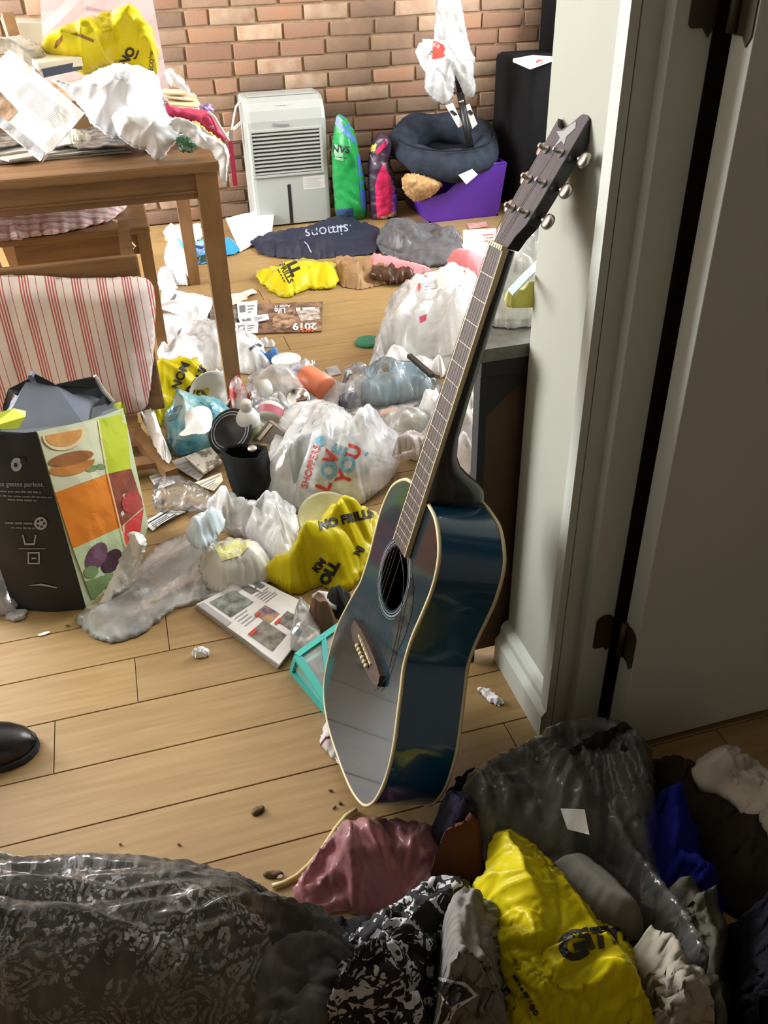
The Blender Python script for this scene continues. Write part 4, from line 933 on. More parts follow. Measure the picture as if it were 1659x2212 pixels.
heap('crumpled_paper', 'white crumpled paper hand-shaped scrap beside the pink sheet', 'paper', [(356, 152), (372, 146), (376, 158), (398, 170), (410, 192), (410, 208), (396, 196), (372, 186), (362, 178)], 0.02, paper_w, Y=2.84, back=0.02, step=5, crump=0.5, lam=0.04, seed=44)
yt = heap('plastic_bag', 'bright yellow grocery bag with open mouth on top of the table heap', 'plastic bag', [(88, 96), (102, 76), (130, 66), (180, 50), (232, 30), (278, 12), (298, 22), (312, 45), (330, 60), (335, 90), (344, 110), (342, 165), (320, 150), (290, 142), (258, 130), (215, 148), (190, 162), (150, 150), (118, 128), (98, 115)], 0.11, yellow, Y=2.80, back=0.08, step=7, crump=0.35, lam=0.11, ex=0.3, sm=0.22, seed=46, rough=0.8)
decal(yt, [(117, 104), (121, 88), (135, 76), (134, 88), (122, 104)], solid('bag_inside_shadow', S((120, 84, 10)), .7), step=5); decal(yt, [(152, 72), (175, 74), (203, 86), (202, 92), (178, 82)], MATS['bag_inside_shadow'], step=5)  # dark ochre patches: shade inside the open bag mouth, painted on
lettering(yt, 'ECO', 327, 140, 13, -84, ink, .02); lettering(yt, 'bags', 325, 118, 9, -84, ink, .01); lettering(yt, 'NO', 276, 122, 26, -60, ink, .05); lettering(yt, 'J', 296, 117, 20, 20, ink, .05)
cbx = empty('cardboard_box', (-0.2, 3.05, TZ), 'cardboard box under the books and yellow bag on the table', 'box')
kbx = solid('box_card', S((166, 134, 98)), .8, S((150, 120, 86)), ns=10)
MB().box(-0.42, 0.03, 2.86, 3.28, TZ, TZ+.10, .003).build('box_body', kbx, cbx); MB().box(-0.42, 0.03, 2.86, 3.06, TZ+.10, TZ+.104).build('flap', kbx, cbx); MB().box(-0.42, 0.03, 3.07, 3.28, TZ+.10, TZ+.104).build('flap', kbx, cbx)
pk = sheet('pink_paper_bag', 'tall pale pink paper bag standing at the back of the table', 'paper bag', [(88, -30), (322, -30), (368, 222), (100, 205)], 0, pink_paper, 0.05, 0.01, Y=[3.42, 3.42, 3.34, 3.34], seed=47, n=8)
scribble(pk, 8, 215, 22, 14, 10, solid('mauve_ink', S((190, 160, 165)), .6))
MB().lathe(PY(262, 22, 2.93), (0, 0, 1), [(0, .040), (.005, .043), (.028, .043), (.03, .040), (.10, .040), (.105, .03)], 20).build('lid_parent_tmp', plastic_black) if False else None
jz = np.array([PY(262, 26, 3.18)[0], 3.18, TZ+.104])
cj = empty('jar', jz, 'dark jar standing behind the yellow bag on the table', 'jar')
MB().lathe(jz, (0, 0, 1), [(0, .034), (.05, .036), (.13, .036)], 20).build('body', solid('dark_jar', (0.02, 0.018, 0.016), .3), cj, True)
MB().lathe(jz+np.array([0, 0, .13]), (0, 0, 1), [(0, .038), (.025, .038), (.028, .03)], 20).build('lid', plastic_black, cj, True)
lf_ = sheet('leaflet', 'large white printed leaflet propped on the left of the table', 'leaflet', [(-70, 215), (22, 108), (186, 248), (90, 352)], 0, paper_w, 0.002, 0.012, Y=[2.62, 2.66, 2.50, 2.44], seed=48, n=12)
bars(lf_, [(25, 150), (60, 165), (165, 250), (128, 285)], [], ink)
qd = [(58, 172), (160, 248), (120, 292), (18, 200)]
bars(lf_, qd, lines(13, 0.05, 0.95, 0.05, 0.95, 0.28, 7, .3), pale_ink)
decal(lf_, [(-60, 212), (0, 198), (38, 240), (20, 262), (-60, 240)], photo_brown)
decal(lf_, [(-70, 225), (86, 350), (98, 330), (-20, 232)], solid('leaflet_grey', S((168, 168, 172)), .6))
MB().add([PY(x, y, yy) for x, y, yy in ((98, 332, 2.455), (90, 352, 2.44), (105, 336, 2.45))], [(0, 1, 2)]).build('folded_corner', paper_w, lf_)
heap('plastic_bag', 'pale translucent bag crumpled at the left end of the table heap', 'plastic bag', [(-40, 90), (10, 84), (40, 78), (85, 95), (110, 130), (118, 148), (60, 145), (20, 112), (-40, 120)], 0.05, film('cream_film', (0.74, 0.73, 0.66), .95, .4, .3, .4), Y=2.80, back=0.05, step=7, crump=0.45, lam=0.07, seed=49)
sheet('note_pad', 'white lined notepad leaning behind the pale bag on the table', 'notepad', [(40, 48), (90, 48), (95, 92), (35, 88)], 0, paper, 0.012, 0.003, Y=2.95, n=3, seed=50)
pz = np.array([PY(20, 40, 3.2)[0], 3.2, TZ+.104])
jr = empty('pill_jar', pz, 'white plastic jar with ribbed lid at the top left of the table', 'jar')
MB().lathe(pz, (0, 0, 1), [(0, .035), (.01, .04), (.06, .04), (.07, .03)], 20).build('body', plastic_white, jr, True)
MB().lathe(pz+np.array([0, 0, .07]), (0, 0, 1), [(0, .036), (.03, .036), (.034, .03)], 20).build('lid', plastic_white, jr, True)
MB().bar(PY(15, 30, 2.9), PY(30, 82, 2.88), 0.03, 0.03).build('wooden_block', solid('light_wood', S((170, 130, 90)), .6, S((140, 100, 66)), ns=20)); tag(bpy.data.objects['wooden_block'], 'small wooden block leaning beside the white jar', 'block')
for k, (q_, lb, mm) in enumerate((([(80, 150), (150, 136), (178, 150), (95, 168)], 'dark blue book under the yellow bag on the table', solid('dark_book', S((56, 62, 76)), .5)), ([(70, 140), (150, 128), (180, 142), (85, 155)], 'cream covered book above the dark blue book', cream))):
    sheet('book', lb, 'book', q_, 0, mm, 0.02, 0.0, Y=[2.78, 2.82, 2.70, 2.66], n=2, group='books on the table')
heap('tissue', 'crumpled cream tissue lying on the newspapers at the table edge', 'tissue', [(143, 306), (160, 300), (190, 300), (206, 308), (200, 318), (165, 320), (148, 316)], 0.025, solid('cream_tissue', S((214, 208, 180)), .9), z0=Z+.02, lift=.6, step=4, crump=0.6, lam=0.02, seed=52)

# ------------------------------------------------------------------ far floor
sheet('foam_sheet', 'white corrugated foam sheet leaning against the dehumidifier', 'sheet', [(488, 474), (593, 452), (588, 508), (518, 546)], [.05, .07, .012, .0], paper, 0.006, 0.008, seed=60, lam=.05)
heap('crumpled_paper', 'white crumpled paper behind the table leg near the brick wall', 'paper', [(352, 500), (365, 484), (400, 486), (432, 480), (440, 512), (400, 530), (362, 524)], 0.05, paper, step=6, crump=.5, lam=.06, seed=61)
bp = heap('chip_packet', 'shiny blue snack packet lying behind the table leg', 'packet', [(376, 520), (388, 508), (420, 522), (460, 518), (496, 516), (522, 536), (508, 548), (488, 552), (476, 564), (432, 572), (418, 562), (398, 540)], 0.05, film('blue_foil', S((60, 150, 210)), 1, .1, .22, .4), step=6, crump=.35, lam=.06, seed=62, lift=.5)
decal(bp, [(420, 522), (446, 520), (456, 545), (428, 552)], solid('packet_print', S((150, 196, 226)), .3, S((60, 110, 180)), ns=50), step=5); scribble(bp, 4, 438, 535, 16, 12, solid('navy_ink', S((30, 50, 110)), .4))
decal(bp, [(424, 556), (448, 548), (452, 562), (430, 570)], solid('packet_dark_green', S((20, 60, 50)), .4), step=5)
heap('paper_bag', 'small white paper bag standing crumpled behind the table leg', 'paper bag', [(354, 540), (372, 524), (392, 530), (404, 560), (412, 616), (380, 616), (364, 590)], 0.06, paper_w, step=6, crump=.4, lam=.06, seed=63, lift=.9)
heap('plastic_bag', 'sheer white bag remnant beside the upright chair leg', 'plastic bag', [(338, 590), (352, 572), (372, 585), (384, 618), (372, 640), (345, 630)], 0.05, white_sheer, step=6, crump=.4, lam=.05, seed=64)
ev = sheet('envelope', 'large white padded envelope lying near the upright chair leg', 'envelope', [(352, 626), (464, 648), (444, 700), (346, 668)], [.045, .035, .03, .04], paper, 0.006, 0.012, seed=65)
decal(ev, [(366, 650), (378, 634), (382, 638), (374, 652)], grey_ink, step=4)
for k, (q_, z, m_, lb) in enumerate((([(348, 675), (440, 690), (430, 735), (345, 722)], .012, paper_w, 'white sheet lying under the padded envelope'), ([(344, 720), (400, 712), (440, 745), (352, 770)], .006, paper_w, 'white letter on the floor below the padded envelope'), ([(500, 640), (545, 626), (556, 634), (522, 650)], .004, cream, 'cream note pointing at the yellow bag on the floor'), ([(476, 640), (520, 634), (536, 650), (500, 662)], .008, cream, 'pale card overlapping the cream note'))):
    sheet('loose_paper', lb, 'paper', q_, z, m_, 0.002, 0.012, seed=66+k, n=6, group='loose papers on the far floor')
mg = sheet('magazine', 'brown glossy magazine lying upside down on the bare floor', 'magazine', [(558, 659), (697, 655), (695, 718), (557, 723)], 0.0, solid('magazine_brown', S((74, 52, 40)), .3, S((150, 118, 92)), ns=18), 0.006, 0.002, seed=70)
decal(mg, [(590, 680), (630, 668), (640, 700), (610, 714), (588, 704)], photo_brown, step=6); decal(mg, [(640, 672), (690, 664), (692, 690), (650, 694)], solid('magazine_pale', S((206, 196, 184)), .3, S((120, 100, 86)), ns=40), step=6, off=.0016)
lettering(mg, '2019', 658, 705, 20, 179, white_ink, .03, sx=1.3, off=.0026); lettering(mg, 'FALL', 664, 714, 14, 179, solid('orange_ink', S((206, 84, 50)), .4), .03, off=.003)
lettering(mg, 'Life', 605, 671, 17, 178, white_ink, .02, off=.003); scribble(mg, 5, 660, 668, 15, 178, white_ink, off=.003); lettering(mg, 'August 14', 610, 662, 8, 178, white_ink, .02, off=.003)
for k, (q_, z, m_, lb) in enumerate((([(452, 652), (520, 655), (512, 700), (455, 708)], .004, photo_dark, 'dark catalogue under the table leg among the papers'), ([(512, 655), (556, 652), (556, 684), (515, 690)], .010, paper_w, 'small white printed card left of the magazine'), ([(515, 688), (578, 680), (582, 692), (520, 702)], .014, paper_w, 'narrow white slip overlapping the magazine'), ([(508, 700), (558, 696), (557, 722), (512, 724)], .008, paper_w, 'white postcard at the lower left of the magazine'))):
    pc = sheet('printed_card', lb, 'card', q_, z, m_, 0.003, 0.005, seed=74+k, n=5, group='cards beside the magazine')
    if m_ is paper_w: bars(pc, q_, [(0.1, .15, .4, .6), (.5, .2, .85, .28), (.5, .4, .8, .48), (.5, .6, .7, .66)], grey_ink)
heap('torn_paper', 'torn white paper scrap on the floor below the magazine', 'paper', [(556, 740), (570, 733), (580, 740), (596, 742), (590, 752), (572, 750), (560, 748)], 0.02, paper_w, step=4, crump=.5, lam=.02, seed=79)
# navy bag and neighbours
nv_ = heap('tote_bag', 'navy blue fabric bag lying flat with white upside down lettering', 'bag', [(540, 520), (580, 502), (640, 492), (700, 480), (730, 465), (755, 468), (770, 478), (815, 490), (828, 515), (815, 545), (760, 553), (700, 556), (640, 560), (570, 552), (548, 535)], 0.055, navy, step=8, crump=.28, lam=.12, ex=0.2, seed=80, lift=.75)
lettering(nv_, 'simons', 706, 500, 34, 173, solid('lilac_white_ink', S((150, 152, 176)), .5), .0); scribble(nv_, 9, 735, 490, 9, 173, MATS['lilac_white_ink'])
MB().tube([P(x, y, .05) for x, y in ((648, 515), (664, 528), (672, 545))], 0.003, 6).build('handle_edge', MATS['lilac_white_ink'], nv_, True)
heap('plastic_bag', 'crumpled dark grey plastic bag next to the navy bag', 'plastic bag', [(812, 520), (825, 492), (852, 482), (890, 480), (930, 482), (975, 494), (998, 512), (1000, 545), (985, 570), (940, 578), (900, 578), (860, 562), (822, 545)], 0.10, grey_film, step=7, crump=.5, lam=.07, seed=82, lift=.75)
ya_ = heap('plastic_bag', 'yellow grocery bag lying between navy bag and magazine', 'plastic bag', [(549, 595), (580, 575), (622, 563), (668, 558), (700, 572), (722, 566), (732, 600), (722, 622), (680, 622), (650, 630), (622, 646), (600, 640), (570, 615)], 0.055, yellow, step=7, crump=.45, lam=.07, ex=.25, sm=.32, seed=84, lift=.6)
lettering(ya_, 'FRILLS', 618, 590, 17, 62, ink, .03); lettering(ya_, 'LL', 634, 580, 30, 66, ink, .06); scribble(ya_, 12, 606, 592, 6, 62, ink)
heap('paper_bag', 'brown kraft paper bag crushed flat beside the yellow bag', 'paper bag', [(722, 556), (745, 550), (775, 560), (810, 572), (850, 585), (888, 592), (872, 608), (830, 614), (770, 627), (735, 618), (724, 590)], 0.045, kraft, step=7, crump=.4, lam=.09, seed=86, lift=.5, octv=2)
heap('plastic_wrap', 'dark brown clear wrapper under the pink strap', 'wrapper', [(790, 575), (840, 582), (885, 590), (900, 605), (850, 612), (800, 600)], 0.045, film('brown_film', S((96, 66, 50)), .7, .2, .2, .6), z0=0.015, step=6, crump=.5, lam=.04, seed=87)
heap('pink_strap', 'pink folded paper strap crossing in front of the grey bag', 'strap', [(798, 556), (806, 546), (850, 556), (900, 570), (935, 580), (930, 596), (880, 586), (830, 574), (800, 570)], 0.03, film('coral_paper', S((226, 134, 140)), 1, .2, .5, .2), z0=0.045, step=6, crump=.3, lam=.06, seed=88, octv=2)
heap('pink_bag', 'pink paper bag half hidden behind the guitar neck', 'paper bag', [(960, 560), (1000, 550), (1050, 552), (1060, 580), (1030, 600), (985, 592)], 0.08, MATS['coral_paper'], step=7, crump=.35, lam=.07, seed=89)
lt_ = sheet('letter', 'white letter with red print standing behind the guitar nut', 'letter', [(1000, 498), (1072, 494), (1070, 540), (1000, 545)], [.05, .05, .0, .0], paper_w, 0.002, 0.003, seed=90, n=5)
bars(lt_, [(1040, 505), (1068, 503), (1068, 525), (1040, 527)], [(0.1, .1, .9, .2), (.3, .4, .9, .5), (.2, .7, .9, .8)], red_ink)
sheet('flyer', 'small red and grey flyer on the floor before the purple tray', 'flyer', [(1008, 484), (1050, 480), (1056, 490), (1014, 496)], .002, solid('flyer_print', S((180, 160, 150)), .5, S((190, 110, 100)), ns=30), 0.002, .002, seed=91, n=4)
sheet('loose_paper', 'white sheet on the floor right of the grey bag', 'paper', [(998, 545), (1075, 535), (1085, 556), (1005, 566)], .003, paper, 0.002, .005, seed=92, n=4, group='loose papers on the far floor')
# large clear bag full of light rubbish
heap('paper_bundle', 'bright white paper and packaging bulging inside the big clear bag', 'paper', [(872, 640), (900, 605), (950, 585), (1000, 585), (1035, 620), (1040, 690), (1010, 740), (960, 770), (900, 775), (850, 745), (850, 690)], 0.22, paper_w, step=9, crump=.12, lam=.12, seed=94, lift=.85)
cbag = heap('clear_rubbish_bag', 'big clear plastic bag stuffed with white rubbish in the middle of the floor', 'plastic bag', [(800, 800), (812, 740), (828, 690), (846, 640), (880, 605), (930, 582), (980, 574), (1020, 582), (1040, 620), (1050, 690), (1040, 760), (990, 800), (920, 815), (850, 815)], 0.33, clear_milky, step=9, crump=.22, lam=.14, along=[(980, 590), (820, 800)], seed=95, lift=.87, rad=[(800, 830, 26, .25)])
decal(cbag, [(904, 598), (1004, 584), (1006, 589), (905, 604)], red_ink, name='printed_border', step=4, off=.003); decal(cbag, [(904, 600), (909, 600), (908, 628), (903, 628)], red_ink, name='printed_border', step=4, off=.003)
bars(cbag, [(912, 604), (950, 598), (950, 625), (912, 630)], lines(4, .0, 1, .0, 1, .4), pale_ink)
decal(cbag, [(906, 684), (922, 678), (920, 692), (908, 698)], solid('crimson_patch', S((190, 60, 90)), .4), step=5)
MB().lathe(P(795, 742, 0.0), (0, 0, 1), [(0, .045), (.008, .047), (.014, .042)], 20).build('green_lid', solid('green_plastic', S((40, 120, 90)), .4)); tag(bpy.data.objects['green_lid'], 'small green round lid peeking out beside the big clear bag', 'lid')
# tangle in front of it
heap('foil_sheet', 'white crumpled foil sheet in front of the big clear bag', 'foil', [(828, 770), (850, 758), (890, 766), (935, 776), (965, 795), (955, 820), (920, 818), (870, 812), (856, 812)], 0.07, solid('white_foil', (0.75, 0.75, 0.75), .3), z0=.03, step=6, crump=.18, lam=.07, seed=97, octv=2)
pn = MB().bar(P(884, 768, .13), P(934, 812, .12), 0.016, 0.012); pn = pn.build('metal_bracket', plastic_black); tag(pn, 'black metal bracket lying across the white foil', 'bracket')
MB().bar(P(926, 806, .12), P(950, 812, .11), 0.02, 0.012).build('bracket_foot', solid('bracket_brown', S((90, 70, 50)), .6), pn)
heap('blue_grey_box', 'flat blue grey carton inside the clear zip bag', 'carton', [(768, 830), (800, 806), (880, 812), (935, 828), (925, 850), (860, 870), (800, 880), (770, 860)], 0.06, solid('blue_grey_card', S((126, 150, 160)), .5, S((104, 128, 140)), ns=8), step=8, crump=.15, lam=.1, seed=98)
heap('zip_bag', 'clear zip bag sagging over a blue grey carton', 'plastic bag', [(728, 850), (745, 815), (790, 790), (850, 792), (920, 812), (958, 838), (945, 866), (890, 890), (840, 912), (790, 908), (745, 895)], 0.10, clear, z0=.0, step=8, crump=.4, lam=.10, seed=99, lift=.6)
heap('grey_scrap', 'dark grey wad of foil beside the clear zip bag', 'foil', [(730, 862), (745, 848), (770, 850), (782, 870), (765, 886), (742, 880)], 0.045, solid('dark_foil', S((84, 86, 96)), .35), z0=.02, step=5, crump=.5, lam=.04, seed=100)
for k, (pl, lb, mt_, h_) in enumerate((
    ([(820, 905), (870, 880), (915, 885), (940, 910), (930, 950), (880, 965), (840, 950)], 'milky plastic tub on its side below the zip bag', film('tub_film', (.72, .72, .66), .75, .4, .3, .2), .09),
    ([(905, 870), (935, 855), (960, 870), (955, 920), (925, 935), (905, 915)], 'crumpled white wrapping paper left of the guitar fretboard', paper_w, .08),
    ([(880, 960), (920, 940), (945, 930), (940, 970), (905, 1000), (880, 990)], 'white and blue plastic pouch touching the guitar neck', white_sheer, .08),
    ([(930, 880), (975, 846), (1025, 846), (1030, 930), (1030, 1030), (960, 1020), (935, 950)], 'sheer white bag wedged between guitar neck and desk leg', white_sheer, .16))):
    heap('plastic_scrap' if k != 1 else 'wrapping_paper', lb, 'plastic' if k != 1 else 'paper', pl, h_, mt_, step=7, crump=.4, lam=.07, seed=102+k, lift=.8)
heap('wrapping_paper', 'pinkish crumpled wrapper against the guitar body top', 'paper', [(845, 985), (880, 960), (915, 940), (940, 900), (950, 905), (940, 945), (905, 985), (860, 1000)], 0.05, film('blush_film', (.66, .56, .54), .9, .3, .4, .4), z0=.08, step=6, crump=.4, lam=.05, seed=108)
# bottle bag
for k, (x, y, w_, h_, mm, lb) in enumerate(()): pass
def bottle(label, p0, p1, r, mb, mc, nm='bottle', group=None, wrap=None):
    a, b = np.array(p0), np.array(p1); d = b-a; L = np.linalg.norm(d); d = d/L
    e = empty(nm, a, label, 'bottle', group)
    MB().lathe(a, d, [(0, r*.8), (L*.03, r), (L*.62, r), (L*.74, r*.72), (L*.80, r*.42)], 18).build('body', mb, e, True)
    MB().lathe(a+d*L*.80, d, [(0, r*.46), (L*.17, r*.46), (L*.20, r*.36)], 16).build('cap', mc, e, True)
    if wrap: MB().lathe(a+d*L*.15, d, [(0, r*1.01), (L*.35, r*1.01)], 18, False).build('label_wrap', wrap, e, True)
    return e
orange_p = solid('orange_plastic', S((232, 132, 96)), .4); blue_p = solid('blue_cap', S((92, 92, 170)), .4); pinkl = solid('pink_label', S((206, 110, 124)), .5)
bottle('orange bottle with a blue cap in the clear bag of empties', P(705, 842, .05), P(640, 800, .06), .042, orange_p, blue_p, group='bottles in the clear bag')
bottle('white bottle with a pink label beside the printed sheer bag', P(582, 905, .05), P(592, 862, .09), .036, plastic_white, plastic_white, wrap=pinkl, group='bottles in the clear bag')
bottle('upright white spray bottle with a green leaf print', P(543, 955, .02), P(530, 866, .16), .034, plastic_white, solid('pale_cap', S((214, 206, 196)), .5), wrap=solid('leaf_wrap', S((200, 204, 170)), .5, S((150, 156, 110)), ns=30), group='bottles in the clear bag')
bottle('round white bottle lying in the clear bag near the table leg', P(560, 850, .05), P(600, 838, .06), .04, plastic_white, plastic_white, group='bottles in the clear bag')
tl = empty('tub', P(620, 800), 'white round tub with blue lettering behind the orange bottle', 'tub')
MB().lathe(P(620, 800, .0), (0, 0, 1), [(0, .04), (.01, .042), (.035, .046)], 24).build('body', plastic_white, tl, True); MB().lathe(P(620, 800, .0)+np.array([0, 0, .035]), (0, 0, 1), [(0, .05), (.008, .05), (.011, .045)], 24).build('lid', plastic_white, tl, True)
can = empty('tin_can', P(655, 885), 'small silver tin can showing its rim near the printed sheer bag', 'can')
MB().lathe(P(655, 880, .02), (-.2, -.3, .5), [(0, .035), (.06, .035)], 20).build('body', steel, can, True); MB().lathe(P(655, 880, .02)+np.array([-.2, -.3, .5])/.616*.06, (-.2, -.3, .5), [(0, .036), (.004, .036), (.004, .032), (.001, .03)], 20).build('rim', chrome, can, True)
heap('clear_bag_of_empties', 'clear plastic bag spread over white bottles and the orange bottle', 'plastic bag', [(522, 850), (545, 810), (600, 792), (660, 785), (690, 800), (740, 830), (760, 815), (790, 800), (800, 830), (770, 870), (720, 880), (660, 895), (600, 900), (545, 890)], 0.13, clear_milky, step=8, crump=.4, lam=.09, seed=110, lift=.6)
heap('plastic_scrap', 'clear plastic tip sticking up beside the tub', 'plastic', [(660, 800), (668, 776), (680, 778), (688, 808), (676, 818)], 0.09, clear_milky, step=5, crump=.3, lam=.05, seed=111, lift=.95)
sheet('plastic_scrap', 'small clear plastic square lying on the bare floor', 'plastic', [(704, 796), (728, 790), (738, 808), (712, 814)], .002, clear_milky, .001, .004, seed=112, n=4)
for k, (pl, lb, mt_, h_, z_) in enumerate((
    ([(530, 880), (560, 862), (600, 868), (640, 890), (635, 930), (590, 940), (550, 930)], 'frosted plastic heap around the white bottles', clear_milky, .10, 0),
    ([(500, 860), (528, 840), (545, 850), (540, 880), (515, 905), (498, 890)], 'red and white printed carton flap at the table leg foot', solid('red_white_card', S((214, 200, 196)), .5, S((190, 80, 76)), ns=26, thr=(.45, .55)), .07, 0))):
    heap('plastic_scrap' if k == 0 else 'carton_flap', lb, 'plastic' if k == 0 else 'carton', pl, h_, mt_, z0=z_, step=6, crump=.4, lam=.06, seed=114+k)
# white bag, blue cloth, bowls, yellow bag, teal pack
wb2 = heap('plastic_bag', 'white plastic bag spread beside the front table leg', 'plastic bag', [(345, 770), (365, 745), (385, 715), (420, 698), (470, 702), (520, 712), (560, 735), (580, 775), (590, 800), (545, 812), (500, 800), (440, 810), (390, 800)], 0.10, white_sheer, step=8, crump=.35, lam=.12, along=[(410, 710), (560, 790)], ex=.25, sm=.36, seed=118, lift=.7, rad=[(400, 705, 22, .3)])
decal(wb2, [(538, 752), (552, 742), (556, 746), (541, 758)], ink, step=5); decal(wb2, [(556, 741), (566, 745), (564, 750), (555, 746)], ink, step=5)
heap('blue_cloth', 'bright blue cloth corner beside the white plastic bag', 'cloth', [(548, 756), (565, 758), (585, 772), (606, 778), (602, 795), (575, 798), (555, 780)], 0.05, solid('sky_blue_cloth', S((72, 130, 196)), .7), step=5, crump=.3, lam=.05, seed=119)
for k, (pl, lb) in enumerate((([(338, 770), (350, 735), (372, 715), (395, 720), (385, 760), (360, 790)], 'crumpled white paper wad behind the tipped chair cushion'), ([(395, 690), (430, 684), (462, 696), (455, 712), (420, 715), (400, 706)], 'crumpled white paper wad below the padded envelope'), ([(440, 812), (465, 800), (490, 806), (492, 830), (465, 836)], 'small crumpled wrapper beside the table leg'))):
    heap('crumpled_paper', lb, 'paper', pl, .05, paper_w, step=5, crump=.6, lam=.04, seed=122+k)
yB = heap('plastic_bag', 'yellow grocery bag with black print between cushion and table leg', 'plastic bag', [(320, 850), (322, 810), (335, 792), (352, 786), (375, 790), (382, 774), (400, 772), (410, 780), (422, 772), (440, 790), (452, 815), (448, 850), (430, 868), (400, 875), (370, 888), (350, 905), (345, 930), (330, 890)], 0.13, yellow, step=7, crump=.35, lam=.10, seed=126, lift=.85)
lettering(yB, 'NOM', 391, 812, 26, -68, ink, .04); lettering(yB, 'PLD', 406, 852, 24, -52, ink, .05); lettering(yB, 'OUR', 434, 812, 26, -66, ink, .05); lettering(yB, '0', 436, 852, 30, -50, ink, .06)
bowl = empty('bowl', P(465, 850), 'white plastic bowl tipped beside the yellow bag', 'bowl')
bd = np.array([-.35, -.55, .75]); bd /= np.linalg.norm(bd)
MB().lathe(P(470, 862, .02), bd, [(0, .03), (.012, .05), (.04, .068), (.055, .072), (.055, .069), (.04, .064), (.014, .046), (.006, .0)], 28, False).build('shell', plastic_white, bowl, True)
tp = heap('diaper_pack', 'teal and blue clear-wrapped pack lying on the tipped chair back', 'packet', [(355, 905), (372, 872), (410, 868), (460, 866), (492, 876), (502, 905), (498, 945), (480, 965), (440, 978), (385, 990), (360, 960)], 0.10, solid('teal_pack', S((88, 160, 172)), .25, S((190, 206, 200)), ns=16, thr=(.4, .68), bump=.4, bs=40, bd=.006), step=8, crump=.28, lam=.09, seed=128, lift=.65)
for pl in ([(360, 945), (420, 955), (480, 950), (440, 972), (385, 985)], [(430, 868), (480, 872), (498, 895), (470, 890)], [(360, 915), (375, 880), (395, 874), (380, 905)]): decal(tp, pl, solid('pack_deep_blue', S((52, 130, 168)), .3, S((110, 160, 150)), ns=30), step=7)
heap('cotton_pad', 'white oval pad lying on the teal pack', 'pad', [(398, 900), (405, 885), (430, 876), (452, 880), (460, 900), (455, 930), (440, 940), (420, 938), (395, 945), (385, 940), (402, 925)], 0.03, paper_w, z0=.125, step=5, crump=.06, ex=0, lam=.04, rough=.2, seed=129, lift=.4)
heap('paper_strip', 'crumpled white paper strip lying on the tipped chair post', 'paper', [(302, 892), (314, 878), (334, 892), (346, 930), (358, 968), (374, 995), (362, 1004), (345, 985), (325, 945)], 0.05, paper_w, z0=.06, step=6, crump=.5, lam=.04, seed=130, lift=.3)
ld = empty('round_lid', P(500, 930), 'black round container lid with a grey ring beside the spray bottle', 'lid')
lda = np.array([-.45, -.5, .72]); lda /= np.linalg.norm(lda); lc = P(500, 934, .07)
MB().lathe(lc, lda, [(0, .066), (.006, .07), (.01, .066)], 32).build('disc', plastic_black, ld, True)
aa = Vector(lda).cross(Vector((0, 0, 1))).normalized(); bb_ = Vector(lda).cross(aa)
for r_ in (.058, .050): MB().tube([Vector(lc+lda*.0105)+(aa*math.cos(t)+bb_*math.sin(t))*r_ for t in np.linspace(0, 6.2832, 33)], .0013, 6, False).build('grey_ring', solid('ring_grey', S((190, 190, 194)), .5), ld)
gbx = sheet('carton', 'flat grey brown carton beside the white bottles', 'carton', [(552, 950), (588, 908), (622, 934), (600, 962)], [.04, .10, .09, .04], solid('taupe_card', S((142, 132, 124)), .5, S((110, 100, 96)), ns=14), .018, .0, n=3, seed=131)
bars(gbx, [(556, 948), (584, 914), (590, 918), (562, 952)], [(0, 0, 1, 1)], cream, off=.003)
# black pot
pt = empty('black_pouch', P(525, 1075), 'black soft pouch standing open below the spray bottle', 'pouch')
rim = [(474, 972), (490, 962), (520, 958), (552, 960), (576, 964), (562, 980), (556, 990), (530, 992), (500, 988)]
low = [(498, 1040), (500, 1050), (510, 1070), (530, 1092), (548, 1082), (562, 1050), (566, 1020), (540, 1070), (510, 1068)]
rw = np.array([P(x, y, .15) for x, y in rim]); c_ = rw.mean(0); lwv = np.array([[c_[0]+(p[0]-c_[0])*.72+.006, c_[1]+(p[1]-c_[1])*.55-.03, 0.0] for p in rw]); n = len(rim)
md = (rw+lwv)/2+np.array([0, 0, 0]); md[:, :2] = c_[:2]+(md[:, :2]-c_[:2])*1.12+np.array([.004, -.015])
mk('pouch_shell', np.vstack([rw, md, lwv, c_+(rw-c_)*.93, c_+(rw-c_)*.75-np.array([0, 0, .09])]), strip(n, 0, n)+strip(n, n, 2*n)+strip(n, 3*n, 0)+strip(n, 4*n, 3*n)+[tuple(range(2*n, 3*n)), tuple(range(5*n-1, 4*n-1, -1))], solid('black_neoprene', (.007, .007, .0075), .85, bump=.1, bs=300, bd=.001, spec=.15), pt, True)
MB().lathe(P(545, 970, .155), (0, -.3, 1), [(0, .012), (.004, .012), (.006, .008)], 14).build('snap_button', steel, pt, True)
MB().bar(P(522, 1028, .075), P(524, 1040, .06), .004, .003).build('white_logo_mark', white_ink, pt)
bl = sheet('booklet', 'illustrated booklet lying beside the black pouch', 'booklet', [(400, 992), (456, 970), (480, 1000), (440, 1026)], [.03, .03, .02, .02], solid('booklet_print', S((206, 198, 184)), .5, S((120, 110, 92)), ns=44, thr=(.5, .62)), .008, .002, seed=133, n=6)
